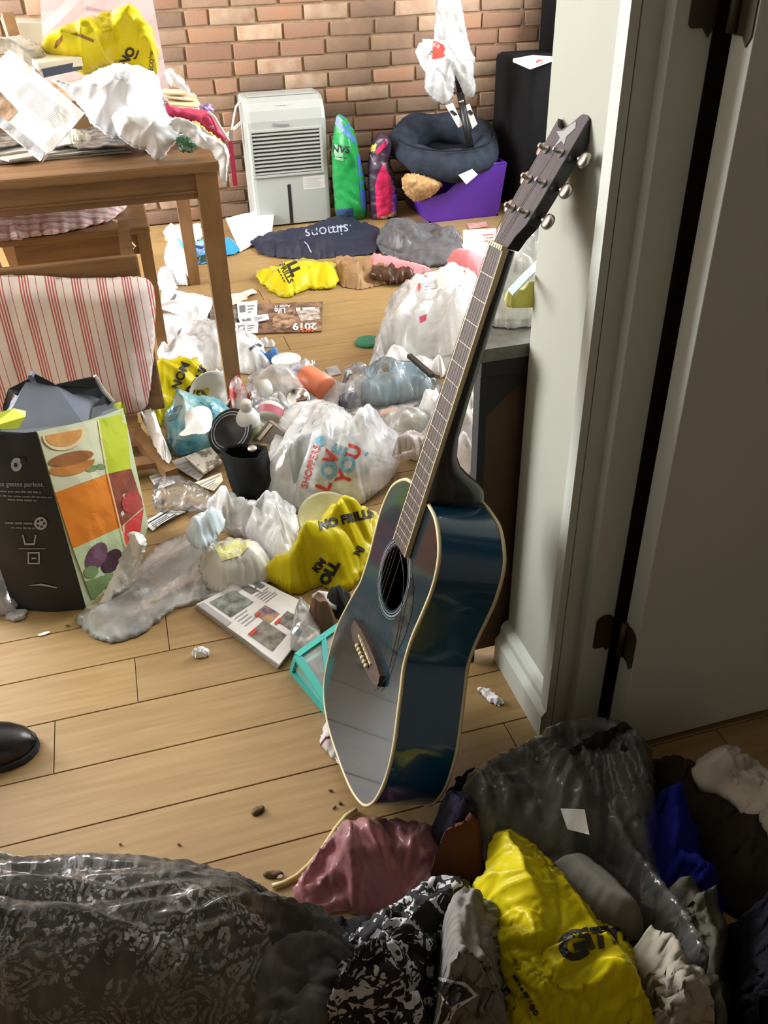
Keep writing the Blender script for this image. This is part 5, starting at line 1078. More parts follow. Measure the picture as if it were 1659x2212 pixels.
for k, (q_, z, m_, lb) in enumerate((([(362, 1000), (402, 988), (440, 1030), (428, 1040)], .012, news, 'grey printed sheet under the illustrated booklet'), ([(420, 1046), (478, 1022), (482, 1040), (462, 1062)], .014, cream, 'torn cream paper left of the black pouch'), ([(310, 1132), (386, 1086), (412, 1100), (330, 1148)], .004, paper_w, 'black and white printed flyer near the shopping tote'), ([(322, 1030), (352, 1020), (380, 1044), (340, 1060)], .006, paper, 'folded white paper under the tipped chair slats'))):
    pp = sheet('loose_paper', lb, 'paper', q_, z, m_, .002, .006, seed=135+k, n=6, group='loose papers near the tote')
    bars(pp, q_, [(.05, .1, .95, .2)] + lines(4, .1, .7, .35, .95, .4, k), ink if k == 2 else pale_ink)
heap('plastic_scrap', 'clear crinkled film lying between tote and black pouch', 'plastic', [(330, 1060), (350, 1035), (390, 1030), (430, 1050), (460, 1075), (470, 1105), (430, 1110), (390, 1100), (340, 1110)], 0.05, clear, z0=.012, step=7, crump=.5, lam=.06, seed=140)
# shoppers bag
heap('paper_bundle', 'grey packaging bulging inside the printed sheer bag', 'packaging', [(585, 1070), (610, 1000), (640, 940), (700, 915), (760, 930), (800, 980), (790, 1040), (740, 1090), (650, 1100)], 0.13, solid('grey_pack', S((168, 172, 172)), .6, S((120, 126, 128)), ns=6), step=9, crump=.25, lam=.12, seed=141, lift=.6)
sb_ = heap('plastic_bag', 'large sheer white bag printed in red and blue at the centre of the pile', 'plastic bag', [(535, 1090), (560, 1020), (585, 965), (600, 920), (612, 890), (640, 868), (690, 862), (735, 878), (765, 900), (800, 906), (832, 920), (862, 935), (870, 975), (850, 1020), (815, 1060), (770, 1095), (700, 1110), (600, 1105)], 0.20, film('printed_bag_film', (.95, .96, .97), .66, .2, .2, .5), step=8, crump=.22, lam=.11, along=[(740, 890), (580, 1080)], ex=.24, sm=.36, seed=142, lift=.72, rad=[(730, 880, 30, .3), (840, 940, 16, .2)])
lettering(sb_, 'SHOPPERS', 671, 1008, 21, -73, red_ink, .012); 
pts = [(692+11*math.cos(a), 953+11*math.sin(a)) for a in np.linspace(0, 6.283, 17)[:-1]]; decal(sb_, pts, blue_ink, step=5, name='printed_logo')
for ch_, x, y, sz, mm in (('L', 700, 1050, 44, red_ink), ('O', 712, 1016, 46, blue_ink), ('V', 716, 988, 42, red_ink), ('E', 735, 972, 40, blue_ink), ('.', 748, 960, 40, red_ink), ('Y', 744, 1032, 44, red_ink), ('O', 752, 1003, 46, blue_ink), ('U', 765, 976, 42, red_ink), ('.', 783, 976, 40, blue_ink)):
    lettering(sb_, ch_, x, y, sz, -68, mm, .03)
yl = empty('plastic_dish', P(705, 1110), 'pale yellow round plastic dish above the yellow bag by the guitar', 'dish')
da = np.array([-.05, -.45, .85]); da /= np.linalg.norm(da)
MB().lathe(P(706, 1125, .06), da, [(0, .02), (.008, .045), (.016, .066), (.02, .07), (.017, .064), (.01, .044), (.004, 0)], 32, False).build('dish_shell', film('dish_yellow', (.72, .70, .42), .92, .35, .3, .1), yl, True)
# yellow bag by the guitar
yC = heap('plastic_bag', 'yellow grocery bag crumpled against the guitar soundboard', 'plastic bag', [(566, 1250), (580, 1225), (620, 1215), (640, 1180), (662, 1150), (680, 1118), (720, 1102), (770, 1100), (820, 1105), (815, 1150), (800, 1200), (780, 1250), (745, 1280), (715, 1275), (690, 1262), (650, 1285), (625, 1285), (600, 1265)], 0.13, yellow, step=7, crump=.4, lam=.10, seed=146, lift=.55)
lettering(yC, 'NO FRILLS', 748, 1122, 26, -14, ink, .06); lettering(yC, 'NJ', 775, 1190, 20, -60, ink, .05); lettering(yC, 'OLL', 712, 1238, 30, -60, ink, .08); lettering(yC, 'KM', 690, 1222, 22, -50, ink, .06)
# diaper pack in plastic
dp = heap('diaper_stack', 'pack of folded white and yellow pads inside the milky bag', 'pack', [(430, 1210), (455, 1180), (500, 1160), (560, 1175), (590, 1215), (580, 1260), (530, 1285), (480, 1290), (440, 1262)], 0.10, film('pad_pack', (.76, .76, .70), 1, .2, .25, .3), step=8, crump=.15, lam=.12, seed=148, lift=.5)
decal(dp, [(462, 1180), (500, 1165), (545, 1172), (520, 1200), (480, 1212)], solid('pale_yellow_print', S((226, 224, 150)), .4), step=7)
heap('blue_pad', 'pale blue folded pad lying on top of the diaper pack', 'pad', [(400, 1150), (415, 1120), (450, 1100), (475, 1104), (487, 1125), (470, 1160), (440, 1190), (415, 1180)], 0.045, solid('pale_blue_pad', S((206, 222, 232)), .7), z0=.10, step=6, crump=.25, lam=.05, seed=149, lift=.5)
heap('plastic_bag', 'milky white plastic bag crumpled around the diaper pack', 'plastic bag', [(445, 1090), (470, 1065), (500, 1062), (520, 1080), (560, 1082), (600, 1072), (635, 1095), (645, 1130), (640, 1200), (645, 1255), (600, 1230), (560, 1180), (520, 1140), (485, 1135), (470, 1110)], 0.12, white_sheer, step=7, crump=.4, lam=.08, along=[(520, 1080), (640, 1240)], seed=150, lift=.6)
heap('plastic_bag', 'long clear plastic bag trailing from the diaper pack to the tote', 'plastic bag', [(160, 1340), (190, 1310), (260, 1285), (300, 1220), (350, 1170), (410, 1150), (460, 1160), (500, 1200), (530, 1250), (520, 1290), (460, 1290), (400, 1300), (350, 1330), (310, 1370), (250, 1392), (200, 1380)], 0.055, film('hazy_film', (.96, .96, .95), .34, .1, .2, .5, bs=30), step=8, crump=.8, lam=.12, along=[(510, 1180), (210, 1350)], ex=0.10, sm=0.1, seed=151, lift=.6, rad=[(500, 1150, 26, .35)])
heap('plastic_strip', 'stiff white plastic strip standing against the tote corner', 'plastic strip', [(215, 1325), (222, 1285), (245, 1245), (262, 1200), (280, 1165), (275, 1152), (290, 1145), (314, 1160), (316, 1180), (300, 1225), (282, 1262), (255, 1300), (236, 1318)], 0.012, solid('stiff_frosted', (.74, .75, .73), .35), Y=1.585, lean=.06, back=.006, step=5, crump=.8, lam=.05, ex=.06, seed=152, rough=1.0)
# newspaper pile near the guitar
np_q = [(423, 1310), (530, 1262), (690, 1290), (600, 1446)]
for k, dz in enumerate((0, .006, .012)):
    q_ = [(x+k*2-2, y-k*3) for x, y in ((423, 1314), (545, 1255), (690, 1330), (602, 1446))]
    nw = sheet('newspaper', ['lowest newspaper of the pile at the guitar foot', 'middle newspaper of the pile at the guitar foot', 'real estate newspaper page topping the pile at the guitar foot'][k], 'newspaper', q_, dz, news if k < 2 else paper, .004, .003, seed=155+k, n=10, group='newspapers by the guitar')
def uv(u0, v0, u1, v1): return [tuple(quadmap(q_, u, v)) for u, v in ((u0, v0), (u1, v0), (u1, v1), (u0, v1))]
decal(nw, uv(.18, .03, .62, .30), photo_green, 'printed_photo'); decal(nw, uv(.12, .55, .45, .85), solid('photo_house_print', S((150, 146, 130)), .4, S((90, 86, 78)), ns=40), 'printed_photo')
decal(nw, uv(.45, .42, .68, .62), photo_dusk, 'printed_photo'); decal(nw, uv(.55, .66, .78, .86), photo_dark, 'printed_photo'); decal(nw, uv(.72, .02, .98, .2), grey_ink, 'printed_banner'); decal(nw, uv(.52, .9, .95, .99), grey_ink, 'printed_banner')
for r_ in ((.12, .55, .26, .59), (.50, .655, .62, .69), (.42, .44, .52, .47)): decal(nw, uv(*r_), red_ink, 'printed_tab', off=.002)
bars(nw, q_, lines(5, .72, .98, .24, .42, .35)+lines(4, .2, .45, .33, .50, .3)+[(.02, .0, .12, .35)], pale_ink)
scribble(nw, 9, *quadmap(q_, .85, .09), 12, 27, white_ink, off=.003); lettering(nw, 'SOLD 555-0192', *quadmap(q_, .74, .95), 9, 27, white_ink, .02, off=.003) if False else None
heap('plastic_scrap', 'clear crumpled film lying on the newspaper by the guitar', 'plastic', [(625, 1400), (632, 1350), (640, 1310), (655, 1295), (672, 1320), (690, 1350), (694, 1385), (670, 1400), (640, 1412)], 0.05, clear_milky, z0=.016, step=6, crump=.5, lam=.05, seed=160, lift=.5)
heap('paper_bag', 'small brown paper bag squeezed behind the guitar lower bout', 'paper bag', [(660, 1340), (690, 1308), (712, 1318), (730, 1350), (722, 1372), (690, 1378)], 0.06, solid('dark_kraft', S((116, 84, 62)), .7), step=6, crump=.4, lam=.05, seed=161)
cr_ = MB().tube([P(x, y, .03) for x, y in ((678, 1290), (690, 1282), (705, 1284), (708, 1296), (716, 1306), (728, 1312))], .007, 8).build('white_cable', plastic_white, None, True); tag(cr_, 'short white cable curling beside the brown paper bag', 'cable')
heap('black_cloth', 'black crumpled cloth behind the guitar waist', 'cloth', [(700, 1300), (715, 1275), (745, 1270), (760, 1300), (745, 1340), (715, 1330)], 0.05, solid('black_cloth', (.012, .012, .012), .85), step=6, crump=.4, lam=.05, seed=163)
# teal storage bag
tbg = empty('storage_case', P(700, 1480), 'clear zip case with turquoise edging lying under the guitar', 'case')
teal = solid('turquoise_binding', S((72, 190, 180)), .5); zt = .075
tq = [(630, 1448), (735, 1358), (830, 1420), (720, 1545)]; top4 = [P(x, y, zt if i < 2 else zt*.6) for i, (x, y) in enumerate([(642, 1418), (735, 1352), (840, 1440), (716, 1530)])]
bot4 = [np.array([p[0], p[1], 0.004]) for p in [P(633, 1452, 0), P(735, 1395, 0), P(840, 1480, 0), P(716, 1550, 0)]]
MB().hexa([bot4[0], bot4[1], bot4[2], bot4[3], top4[0], top4[1], top4[2], top4[3]]).build('clear_shell', clear_milky, tbg)
for ring_ in (top4, bot4):
    for i in range(4): MB().bar(ring_[i], ring_[(i+1) % 4], .014, .010).build('edging', teal, tbg)
for i in range(4): MB().bar(top4[i], bot4[i], .010, .010).build('edging', teal, tbg)
ctr = (top4[0]+top4[2])/2; gi = solid('grey_textile', S((150, 150, 146)), .85, S((120, 120, 118)), ns=20)
ct = np.array([(p-ctr)*.8+ctr for p in top4]); cbm = np.array([(p-ctr)*.8+ctr for p in bot4]); ct[:, 2] -= .015; cbm[:, 2] = .01
MB().hexa([*cbm, *ct]).build('folded_contents', gi, tbg)
MB().bar(top4[3]+[0, 0, .002], top4[0]*.4+top4[1]*.6+[0, 0, .002], .010, .008).build('edging', teal, tbg)
rg = heap('tea_towel', 'white tea towel with thin dark red stripes under the guitar edge', 'towel', [(688, 1608), (705, 1555), (722, 1545), (760, 1580), (780, 1650), (770, 1690), (745, 1668), (715, 1630)], 0.025, stripes('towel_stripe', (.62, .58, .55), S((110, 44, 60)), 1, .055, ((.3, .1),)), step=6, crump=.35, lam=.07, seed=166, lift=.3, octv=2)
# shopping tote
A, B, C = P(30, 1316), P(187, 1316), P(322, 1140)
D = A+(C-B); zB = PY(80, 932, B[1])[2]; zC = PY(272, 880, C[1])[2]; zA = zB-.01; zD = zC
tt = empty('shopping_tote', (A+B+C+D)/4, 'tall reusable shopping tote printed with fruit squares and a black side', 'tote bag')
tot_b = solid('tote_black', (.012, .013, .017), .6, bump=.15, bs=300, bd=.001); tot_p = solid('tote_print_base', S((196, 206, 170)), .55, S((180, 192, 150)), ns=10); lime = solid('tote_lime', S((176, 190, 36)), .55); tot_in = solid('tote_lining', S((112, 118, 132)), .8, S((92, 98, 112)), ns=5)
def panel(a, b, za, zb, bul, n=12, seed=1, ins=0.0):
    nrm = np.cross(b-a, [0, 0, 1.0]); nrm /= np.linalg.norm(nrm); v = []
    for j in range(n+1):
        for i in range(n+1):
            u, w_ = i/n, j/n; p = a*(1-u)+b*u; z = (za*(1-u)+zb*u)*w_
            v.append([p[0], p[1], z]+nrm*bul*math.sin(math.pi*u)*(0.3+.7*math.sin(math.pi*min(1, w_*.8+.1))))
    v = np.array(v); v += nrm*(crumple(v, seed, .12, 2)*.006*np.sin(np.linspace(0, math.pi, n+1))[None, :].repeat(n+1, 0).ravel())[:, None]
    return v, [(j*(n+1)+i, j*(n+1)+i+1, (j+1)*(n+1)+i+1, (j+1)*(n+1)+i) for j in range(n) for i in range(n)]
v, f = panel(A, B, zA, zB, .012, seed=1); gus = mk('side_gusset', v, f, tot_b, tt, True)
v, f = panel(B, C, zB, zC, .03, seed=2); frt = mk('front_panel', v, f, tot_p, tt, True)
v, f = panel(C, D, zC, zD, .012, seed=3); mk('side_gusset', v, f, tot_b, tt, True)
v, f = panel(D, A, zD+.02, zA, .0, seed=4); mk('back_panel', v, f, tot_in, tt, True)
mk('bottom', [A, B, C, D], [(0, 1, 2, 3)], tot_b, tt)
Bt, Ct, At, Dt = (np.array([p[0], p[1], z]) for p, z in ((B, zB), (C, zC), (A, zA), (D, zD)))
# lining flaps and handles standing above the rim
def flap(nm, pts, m_): return mk(nm, [PY(x, y, yy) for x, y, yy in pts], [tuple(range(len(pts)))], m_, tt)
yi = (B[1]+C[1])/2
flap('inner_lining', [(0, 900, yi+.10), (60, 818, yi+.12), (78, 808, yi+.12), (120, 830, yi+.12), (205, 812, yi+.14), (245, 870, yi+.16), (262, 890, yi+.12), (180, 915, yi+.04), (60, 935, yi), (0, 932, yi)], tot_in)
flap('dark_hem', [(72, 806, yi+.115), (120, 832, yi+.115), (204, 816, yi+.135), (210, 838, yi+.13), (125, 858, yi+.11), (82, 834, yi+.115)], tot_b)
flap('dark_hem', [(5, 880, yi+.09), (18, 840, yi+.10), (62, 818, yi+.115), (86, 850, yi+.11), (80, 868, yi+.10), (62, 872, yi+.1), (30, 850, yi+.09), (12, 900, yi+.085)], tot_b)
flap('dark_hem', [(196, 905, yi+.06), (200, 880, yi+.10), (222, 855, yi+.13), (248, 868, yi+.15), (240, 893, yi+.12)], tot_b)
for (a_, b_, za_, zb_, m_) in ((B, C, zB, zC, lime), ):
    v, f = panel(B*.35+C*.65, C, zB*.35+zC*.65, zC, .032, seed=2); v = v[-(13*3):]; 
MB().tube([PY(70, 806, yi+.118), PY(66, 815, yi+.1)], .006, 6).build('handle_stub', tot_in, tt)
MB().tube([PY(x, y, yi+.14) for x, y in ((204, 812), (210, 820), (222, 842), (244, 868))], .005, 6).build('handle_stub', solid('tote_white_tape', S((190, 188, 184)), .6), tt)
flap('lime_hem', [(245, 872, C[1]+.01), (262, 868, C[1]+.01), (273, 880, C[1]), (271, 895, C[1]-.003), (238, 903, C[1]-.03)], lime)
flap('lime_hem', [(-40, 902, A[1]+.06), (30, 882, A[1]+.1), (56, 888, A[1]+.05), (55, 900, A[1]+.045), (40, 926, A[1]+.03), (-40, 928, A[1]+.04)], lime)
lettering_target = frt
decal(frt, [(80, 932), (210, 907), (231, 1024), (118, 1064)], solid('tote_pale', S((206, 208, 176)), .55), 'printed_square', off=.002)
decal(frt, [(210, 907), (271, 892), (282, 1012), (231, 1024)], lime, 'printed_square', off=.002)
decal(frt, [(118, 1064), (231, 1025), (259, 1139), (157, 1185)], solid('tote_orange', S((226, 132, 30)), .55, S((214, 120, 24)), ns=12), 'printed_square', off=.002)
decal(frt, [(232, 1024), (283, 1013), (309, 1095), (259, 1139)], solid('tote_tomato', S((112, 46, 34)), .5, S((150, 70, 40)), ns=14), 'printed_square', off=.002)
decal(frt, [(157, 1185), (259, 1139), (272, 1190), (250, 1235), (183, 1256)], solid('tote_mint', S((196, 212, 168)), .55), 'printed_square', off=.002)
decal(frt, [(183, 1256), (250, 1232), (225, 1285), (197, 1295)], solid('tote_leaf', S((120, 146, 96)), .55), 'printed_square', off=.002)
decal(frt, [(261, 1139), (310, 1098), (303, 1147), (270, 1181)], solid('tote_red', S((196, 50, 46)), .55), 'printed_square', off=.002)
def ell(x, y, a, b, r, t0=0, t1=360, n=18):
    r = math.radians(r); return [(x+a*math.cos(t)*math.cos(r)-b*math.sin(t)*math.sin(r), y+a*math.cos(t)*math.sin(r)+b*math.sin(t)*math.cos(r)) for t in np.radians(np.linspace(t0, t1, n))]
o1 = solid('print_orange_peel', S((196, 128, 58)), .55, S((178, 110, 46)), ns=20); o2 = solid('print_orange_flesh', S((214, 158, 88)), .55, S((200, 140, 70)), ns=40); o3 = solid('print_pith', S((226, 206, 160)), .55); o4 = solid('print_brown', S((150, 92, 44)), .55)
decal(frt, ell(152, 1002, 52, 24, -12, 0, 180), o1, 'printed_fruit', off=.003); decal(frt, ell(152, 990, 50, 14, -12, 0, 360)[:-1], o4, 'printed_fruit', off=.0034)
decal(frt, ell(136, 938, 46, 34, -10, -10, 190), o3, 'printed_fruit', off=.0038); decal(frt, ell(136, 938, 40, 26, -10, -10, 190), o2, 'printed_fruit', off=.0042)
decal(frt, ell(197, 1012, 14, 7, -10)[:-1], MATS['tote_leaf'], 'printed_fruit', off=.003); decal(frt, ell(217, 1008, 10, 6, 10)[:-1], MATS['tote_leaf'], 'printed_fruit', off=.003)
egg = solid('print_eggplant', S((92, 52, 78)), .5, S((130, 100, 116)), ns=14)
decal(frt, ell(207, 1202, 34, 20, -60)[:-1], egg, 'printed_fruit', off=.003); decal(frt, ell(240, 1212, 30, 19, -55)[:-1], solid('print_eggplant_dark', S((66, 40, 54)), .5), 'printed_fruit', off=.0026); decal(frt, ell(196, 1235, 16, 13, -20)[:-1], MATS['tote_leaf'], 'printed_fruit', off=.0035)
decal(frt, ell(284, 1085, 22, 24, 20)[:-1], solid('print_pepper', S((160, 44, 40)), .5), 'printed_fruit', off=.003)
for seg in (((210, 907), (231, 1024), (259, 1139), (272, 1188)),): 
    for (a_, b_) in zip(seg[:-1], seg[1:]): decal(frt, [(a_[0]-1.2, a_[1]), (a_[0]+1.2, a_[1]), (b_[0]+1.2, b_[1]), (b_[0]-1.2, b_[1])], o3, 'printed_rule', off=.0045)
gp_ink = solid('tote_grey_ink', S((170, 172, 178)), .6)
lettering(gus, 'os gestes parlent.', 46, 1046, 14, 1, gp_ink, .0); scribble(gus, 18, 44, 1062, 9, 2, solid('tote_dim_ink', S((120, 122, 130)), .6)); scribble(gus, 29, 48, 1072, 8, 2, MATS['tote_dim_ink']); scribble(gus, 14, 48, 1080, 8, 2, MATS['tote_dim_ink'])
decal(gus, ell(36, 1003, 12, 15, 10)[:-1], gp_ink, 'printed_apple', step=4, off=.002); decal(gus, ell(34, 1004, 4, 5, 0)[:-1], tot_b, 'printed_apple', step=3, off=.003); decal(gus, ell(50, 996, 6, 8, 0)[:-1], tot_b, 'printed_apple', step=3, off=.003)
decal(gus, ell(88, 1130, 14, 14, 0)[:-1], gp_ink, 'printed_mark', step=4, off=.002)
for a_ in range(5):
    t_ = a_*1.2566; decal(gus, ell(88+7.5*math.cos(t_), 1130+7.5*math.sin(t_), 3.2, 2.4, a_*72+90)[:-1], tot_b, 'printed_mark', step=3, off=.003)
scribble(gus, 14, 46, 1130, 9, 2, MATS['tote_dim_ink']); scribble(gus, 12, 50, 1140, 8, 2, MATS['tote_dim_ink'])
for pl in ([(48, 1155), (51, 1155), (56, 1176), (53, 1176)], [(53, 1173), (74, 1173), (74, 1177), (53, 1177)], [(76, 1155), (79, 1155), (75, 1176), (72, 1176)], [(60, 1192), (84, 1192), (84, 1195), (60, 1195)], [(60, 1215), (86, 1215), (86, 1218), (60, 1218)], [(60, 1192), (63, 1192), (63, 1217), (60, 1217)], [(83, 1192), (86, 1192), (86, 1217), (83, 1217)], [(68, 1204), (78, 1204), (78, 1207), (68, 1207)], [(40, 1184), (98, 1184), (98, 1185.5), (40, 1185.5)], [(62, 1264), (90, 1260), (124, 1268), (122, 1270), (90, 1264)]): decal(gus, pl, gp_ink, 'printed_mark', step=5, off=.002)
li = flap('lining_logo', [(128, 880, yi+.085), (150, 884, yi+.084), (158, 900, yi+.078), (148, 902, yi+.078)], white_ink)
heap('bubble_wrap', 'grey bubble wrap bundle at the left edge beside the tote', 'bubble wrap', [(-60, 1190), (-10, 1185), (18, 1210), (30, 1260), (36, 1310), (20, 1330), (-60, 1335)], 0.12, film('bubble_film', (.42, .42, .42), .8, .3, .2, .9, bs=120, bd=.004), step=7, crump=.3, lam=.04, seed=170, lift=.8)
heap('plastic_scrap', 'clear plastic scrap on the floor before the bubble wrap', 'plastic', [(10, 1335), (30, 1318), (60, 1315), (50, 1340), (28, 1345)], .012, clear_milky, step=5, crump=.4, lam=.03, seed=171)
# shoe
sm = solid('black_leather', (.010, .010, .011), .32, bump=.2, bs=300, bd=.001)
sh = empty('shoe', P(20, 1640), 'black leather shoe reaching in at the left edge of the floor', 'shoe')
tip = P(76, 1600, .02); dirx = np.array([-1, .12, 0]); dirx /= np.linalg.norm(dirx); py_ = np.array([-dirx[1], dirx[0], 0])
v = []; nn = 14; prof = [(0.0, .006, .012), (.008, .022, .026), (.02, .033, .036), (.045, .043, .046), (.08, .047, .055), (.12, .046, .068), (.16, .042, .085), (.20, .038, .095), (.25, .036, .095), (.28, .026, .09), (.285, .01, .05)]
for l_, hw2, ht2 in prof:
    for j in range(nn):
        a = math.pi*j/(nn-1); v.append(tip*[1, 1, 0]+dirx*l_+py_*hw2*math.cos(a)*(1 if abs(math.cos(a)) < .99 else .96)+np.array([0, 0, .012+ht2*math.sin(a)**.8]))
f = []
for i in range(len(prof)-1):
    for j in range(nn-1): f.append((i*nn+j, i*nn+j+1, (i+1)*nn+j+1, (i+1)*nn+j))
f += [tuple(range(nn)), tuple((len(prof)-1)*nn+j for j in range(nn))[::-1]]
mk('upper', v, f, sm, sh, True)
so_ = []
for s_ in (1, -1):
    for l_, hw2, ht2 in (prof if s_ == 1 else prof[::-1]): so_.append(tip*[1, 1, 0]+dirx*(l_-.003)+py_*(hw2+.003)*s_)
n = len(so_); so_ = np.array(so_); mk('sole', np.vstack([so_+[0, 0, .014], so_]), [tuple(range(n)), tuple(range(2*n-1, n-1, -1))]+[((i+1) % n, i, i+n, (i+1) % n+n) for i in range(n)], matte_black, sh)
MB().tube([tip*[1, 1, 0]+dirx*.10+py_*(.036*math.cos(a))+np.array([0, 0, .012+.066*math.sin(a)**.8]) for a in np.linspace(.15, 2.99, 12)], .002, 5).build('toe_cap_seam', matte_black, sh, True)
# crumbs on the floor
heap('crumpled_paper', 'small white crumpled paper ball on the bare floor', 'paper', [(413, 1412), (425, 1400), (445, 1398), (456, 1410), (440, 1422), (420, 1424)], .022, paper_w, step=4, crump=.5, lam=.018, seed=175, lift=.6)
for k, (x, y, a_, b_, r_, lb) in enumerate(((557, 1752, 16, 9, -35, 'largest brown crumb on the bare floor planks'), (260, 1824, 3, 3, 0, 'tiny dark crumb near the paisley bundle'), (387, 1825, 4, 3, 20, 'small dark crumb right of the tiny one'), (714, 1708, 5, 3, 20, 'dark crumb nearest the guitar base'), (735, 1736, 4, 4, 0, 'round dark crumb left of the guitar base'), (722, 1745, 6, 2.5, -50, 'thin brown crumb left of the guitar base'), (590, 1890, 22, 9, -5, 'flat brown leaf crumb beside the yellow cord'), (603, 1893, 8, 6, 0, 'white pebble beside the yellow cord'), (146, 1352, 4, 2, 0, 'dark speck below the tote'), (95, 1370, 14, 3, -20, 'white paper shred below the tote'))):
    heap('crumb', lb, 'crumb', ell(x, y, a_, b_, r_)[:-1], max(.003, b_*.0006), paper_w if ('white' in lb) else solid('brown_crumb', S((104, 82, 54)), .9, S((70, 54, 36)), ns=80), step=max(2.5, b_*.5), crump=.3, lam=.01, seed=180+k, rough=.3, group='crumbs on the floor')
cd = MB().tube([P(x, y, .006) for x, y in ((770, 1748), (748, 1762), (725, 1790), (700, 1830), (668, 1868), (640, 1893), (612, 1908), (588, 1914))], .0045, 6).build('drawstring', solid('cream_cord', S((200, 184, 130)), .7), None, True); tag(cd, 'cream drawstring curving over the floor beside the pink bag', 'cord')
heap('torn_paper', 'torn white paper scrap on the floor by the baseboard', 'paper', [(1028, 1484), (1050, 1484), (1072, 1500), (1090, 1518), (1080, 1528), (1058, 1518), (1045, 1502)], .012, paper_w, step=5, crump=.4, lam=.03, seed=195)

# ------------------------------------------------------------------ foreground heap
pais = None
def paisley():
    m, nt, nd, lk = nodes('paisley_cloth'); o = N(nt, 'ShaderNodeOutputMaterial'); b = N(nt, 'ShaderNodeBsdfPrincipled'); lk.new(b.outputs[0], o.inputs[0]); b.inputs['Roughness'].default_value = .9
    vec = coords(nt)
    nz = N(nt, 'ShaderNodeTexNoise'); nz.inputs['Scale'].default_value = 9; lk.new(vec, nz.inputs['Vector'])
    mxv = N(nt, 'ShaderNodeMix', data_type='VECTOR'); mxv.inputs[0].default_value = .12; lk.new(vec, mxv.inputs[4]); lk.new(nz.outputs[1], mxv.inputs[5])
    v1 = N(nt, 'ShaderNodeTexVoronoi'); v1.inputs['Scale'].default_value = 13; lk.new(mxv.outputs[1], v1.inputs['Vector'])
    mu = N(nt, 'ShaderNodeMath', operation='MULTIPLY'); mu.inputs[1].default_value = 42; lk.new(v1.outputs[0], mu.inputs[0])
    sn = N(nt, 'ShaderNodeMath', operation='SINE'); lk.new(mu.outputs[0], sn.inputs[0])
    v2 = N(nt, 'ShaderNodeTexVoronoi'); v2.inputs['Scale'].default_value = 150; lk.new(vec, v2.inputs['Vector'])
    s2 = N(nt, 'ShaderNodeMath', operation='LESS_THAN'); s2.inputs[1].default_value = .62; lk.new(v2.outputs[0], s2.inputs[0])
    gt = N(nt, 'ShaderNodeMath', operation='GREATER_THAN'); gt.inputs[1].default_value = -.1; lk.new(sn.outputs[0], gt.inputs[0])
    an = N(nt, 'ShaderNodeMath', operation='MULTIPLY'); lk.new(gt.outputs[0], an.inputs[0]); lk.new(s2.outputs[0], an.inputs[1])
    big = N(nt, 'ShaderNodeTexNoise'); big.inputs['Scale'].default_value = 7; lk.new(vec, big.inputs['Vector'])
    bt = N(nt, 'ShaderNodeMath', operation='GREATER_THAN'); bt.inputs[1].default_value = .40; lk.new(big.outputs[0], bt.inputs[0])
    a2 = N(nt, 'ShaderNodeMath', operation='MULTIPLY'); lk.new(an.outputs[0], a2.inputs[0]); lk.new(bt.outputs[0], a2.inputs[1])
    mx = N(nt, 'ShaderNodeMix', data_type='RGBA'); mx.inputs[6].default_value = c4((.012, .012, .014)); mx.inputs[7].default_value = c4((.36, .36, .35)); lk.new(a2.outputs[0], mx.inputs[0]); lk.new(mx.outputs[2], b.inputs['Base Color'])
    return m
def bw_print():
    m, nt, nd, lk = nodes('black_white_print'); o = N(nt, 'ShaderNodeOutputMaterial'); b = N(nt, 'ShaderNodeBsdfPrincipled'); lk.new(b.outputs[0], o.inputs[0]); b.inputs['Roughness'].default_value = .85
    vec = coords(nt, (1, 1, 1)); t = N(nt, 'ShaderNodeTexNoise'); t.inputs['Scale'].default_value = 42; t.inputs['Detail'].default_value = 2; t.inputs['Distortion'].default_value = 1.6; lk.new(vec, t.inputs['Vector'])
    g = N(nt, 'ShaderNodeMath', operation='GREATER_THAN'); g.inputs[1].default_value = .55; lk.new(t.outputs[0], g.inputs[0])
    mx = N(nt, 'ShaderNodeMix', data_type='RGBA'); mx.inputs[6].default_value = c4((.008, .008, .010)); mx.inputs[7].default_value = c4((.52, .52, .54)); lk.new(g.outputs[0], mx.inputs[0]); lk.new(mx.outputs[2], b.inputs['Base Color']); return m
def cloth(n, c, d=.8): return solid(n, S(c), .95, tuple(x*d for x in S(c)), ns=14, bump=.3, bs=500, bd=.001, spec=.1)
FG = 'clothes heaped in the doorway'
heap('garment', 'black paisley patterned cloth inside the clear bag at lower left', 'garment', [(-90, 1900), (40, 1872), (150, 1856), (280, 1862), (400, 1890), (500, 1935), (570, 1990), (590, 2060), (560, 2150), (500, 2280), (-90, 2280)], 0.17, paisley(), step=12, crump=.22, lam=.12, seed=200, lift=.7, group=FG)
heap('plastic_bag', 'clear bag holding the black paisley cloth at lower left', 'plastic bag', [(-90, 1875), (40, 1852), (180, 1842), (320, 1848), (440, 1872), (560, 1915), (640, 1970), (740, 2000), (770, 2060), (700, 2130), (640, 2200), (600, 2290), (-90, 2290)], 0.27, clear_dim, step=11, crump=.2, lam=.14, along=[(740, 2040), (150, 1960)], seed=201, lift=.7, rad=[(720, 2040, 34, .22)])
heap('garment', 'dark grey fabric gathered at the mouth of the clear paisley bag', 'garment', [(560, 2060), (640, 2010), (720, 2020), (780, 2080), (760, 2180), (740, 2290), (540, 2290)], 0.13, cloth('grey_fabric', (96, 96, 96)), step=11, crump=.3, lam=.08, seed=202, group=FG)
heap('garment', 'white sheet edge showing behind the paisley bundle', 'garment', [(-90, 1880), (0, 1856), (120, 1848), (150, 1862), (30, 1886), (-90, 1930)], 0.06, cloth('white_sheet', (206, 204, 196)), step=8, crump=.3, lam=.08, seed=203, group=FG)
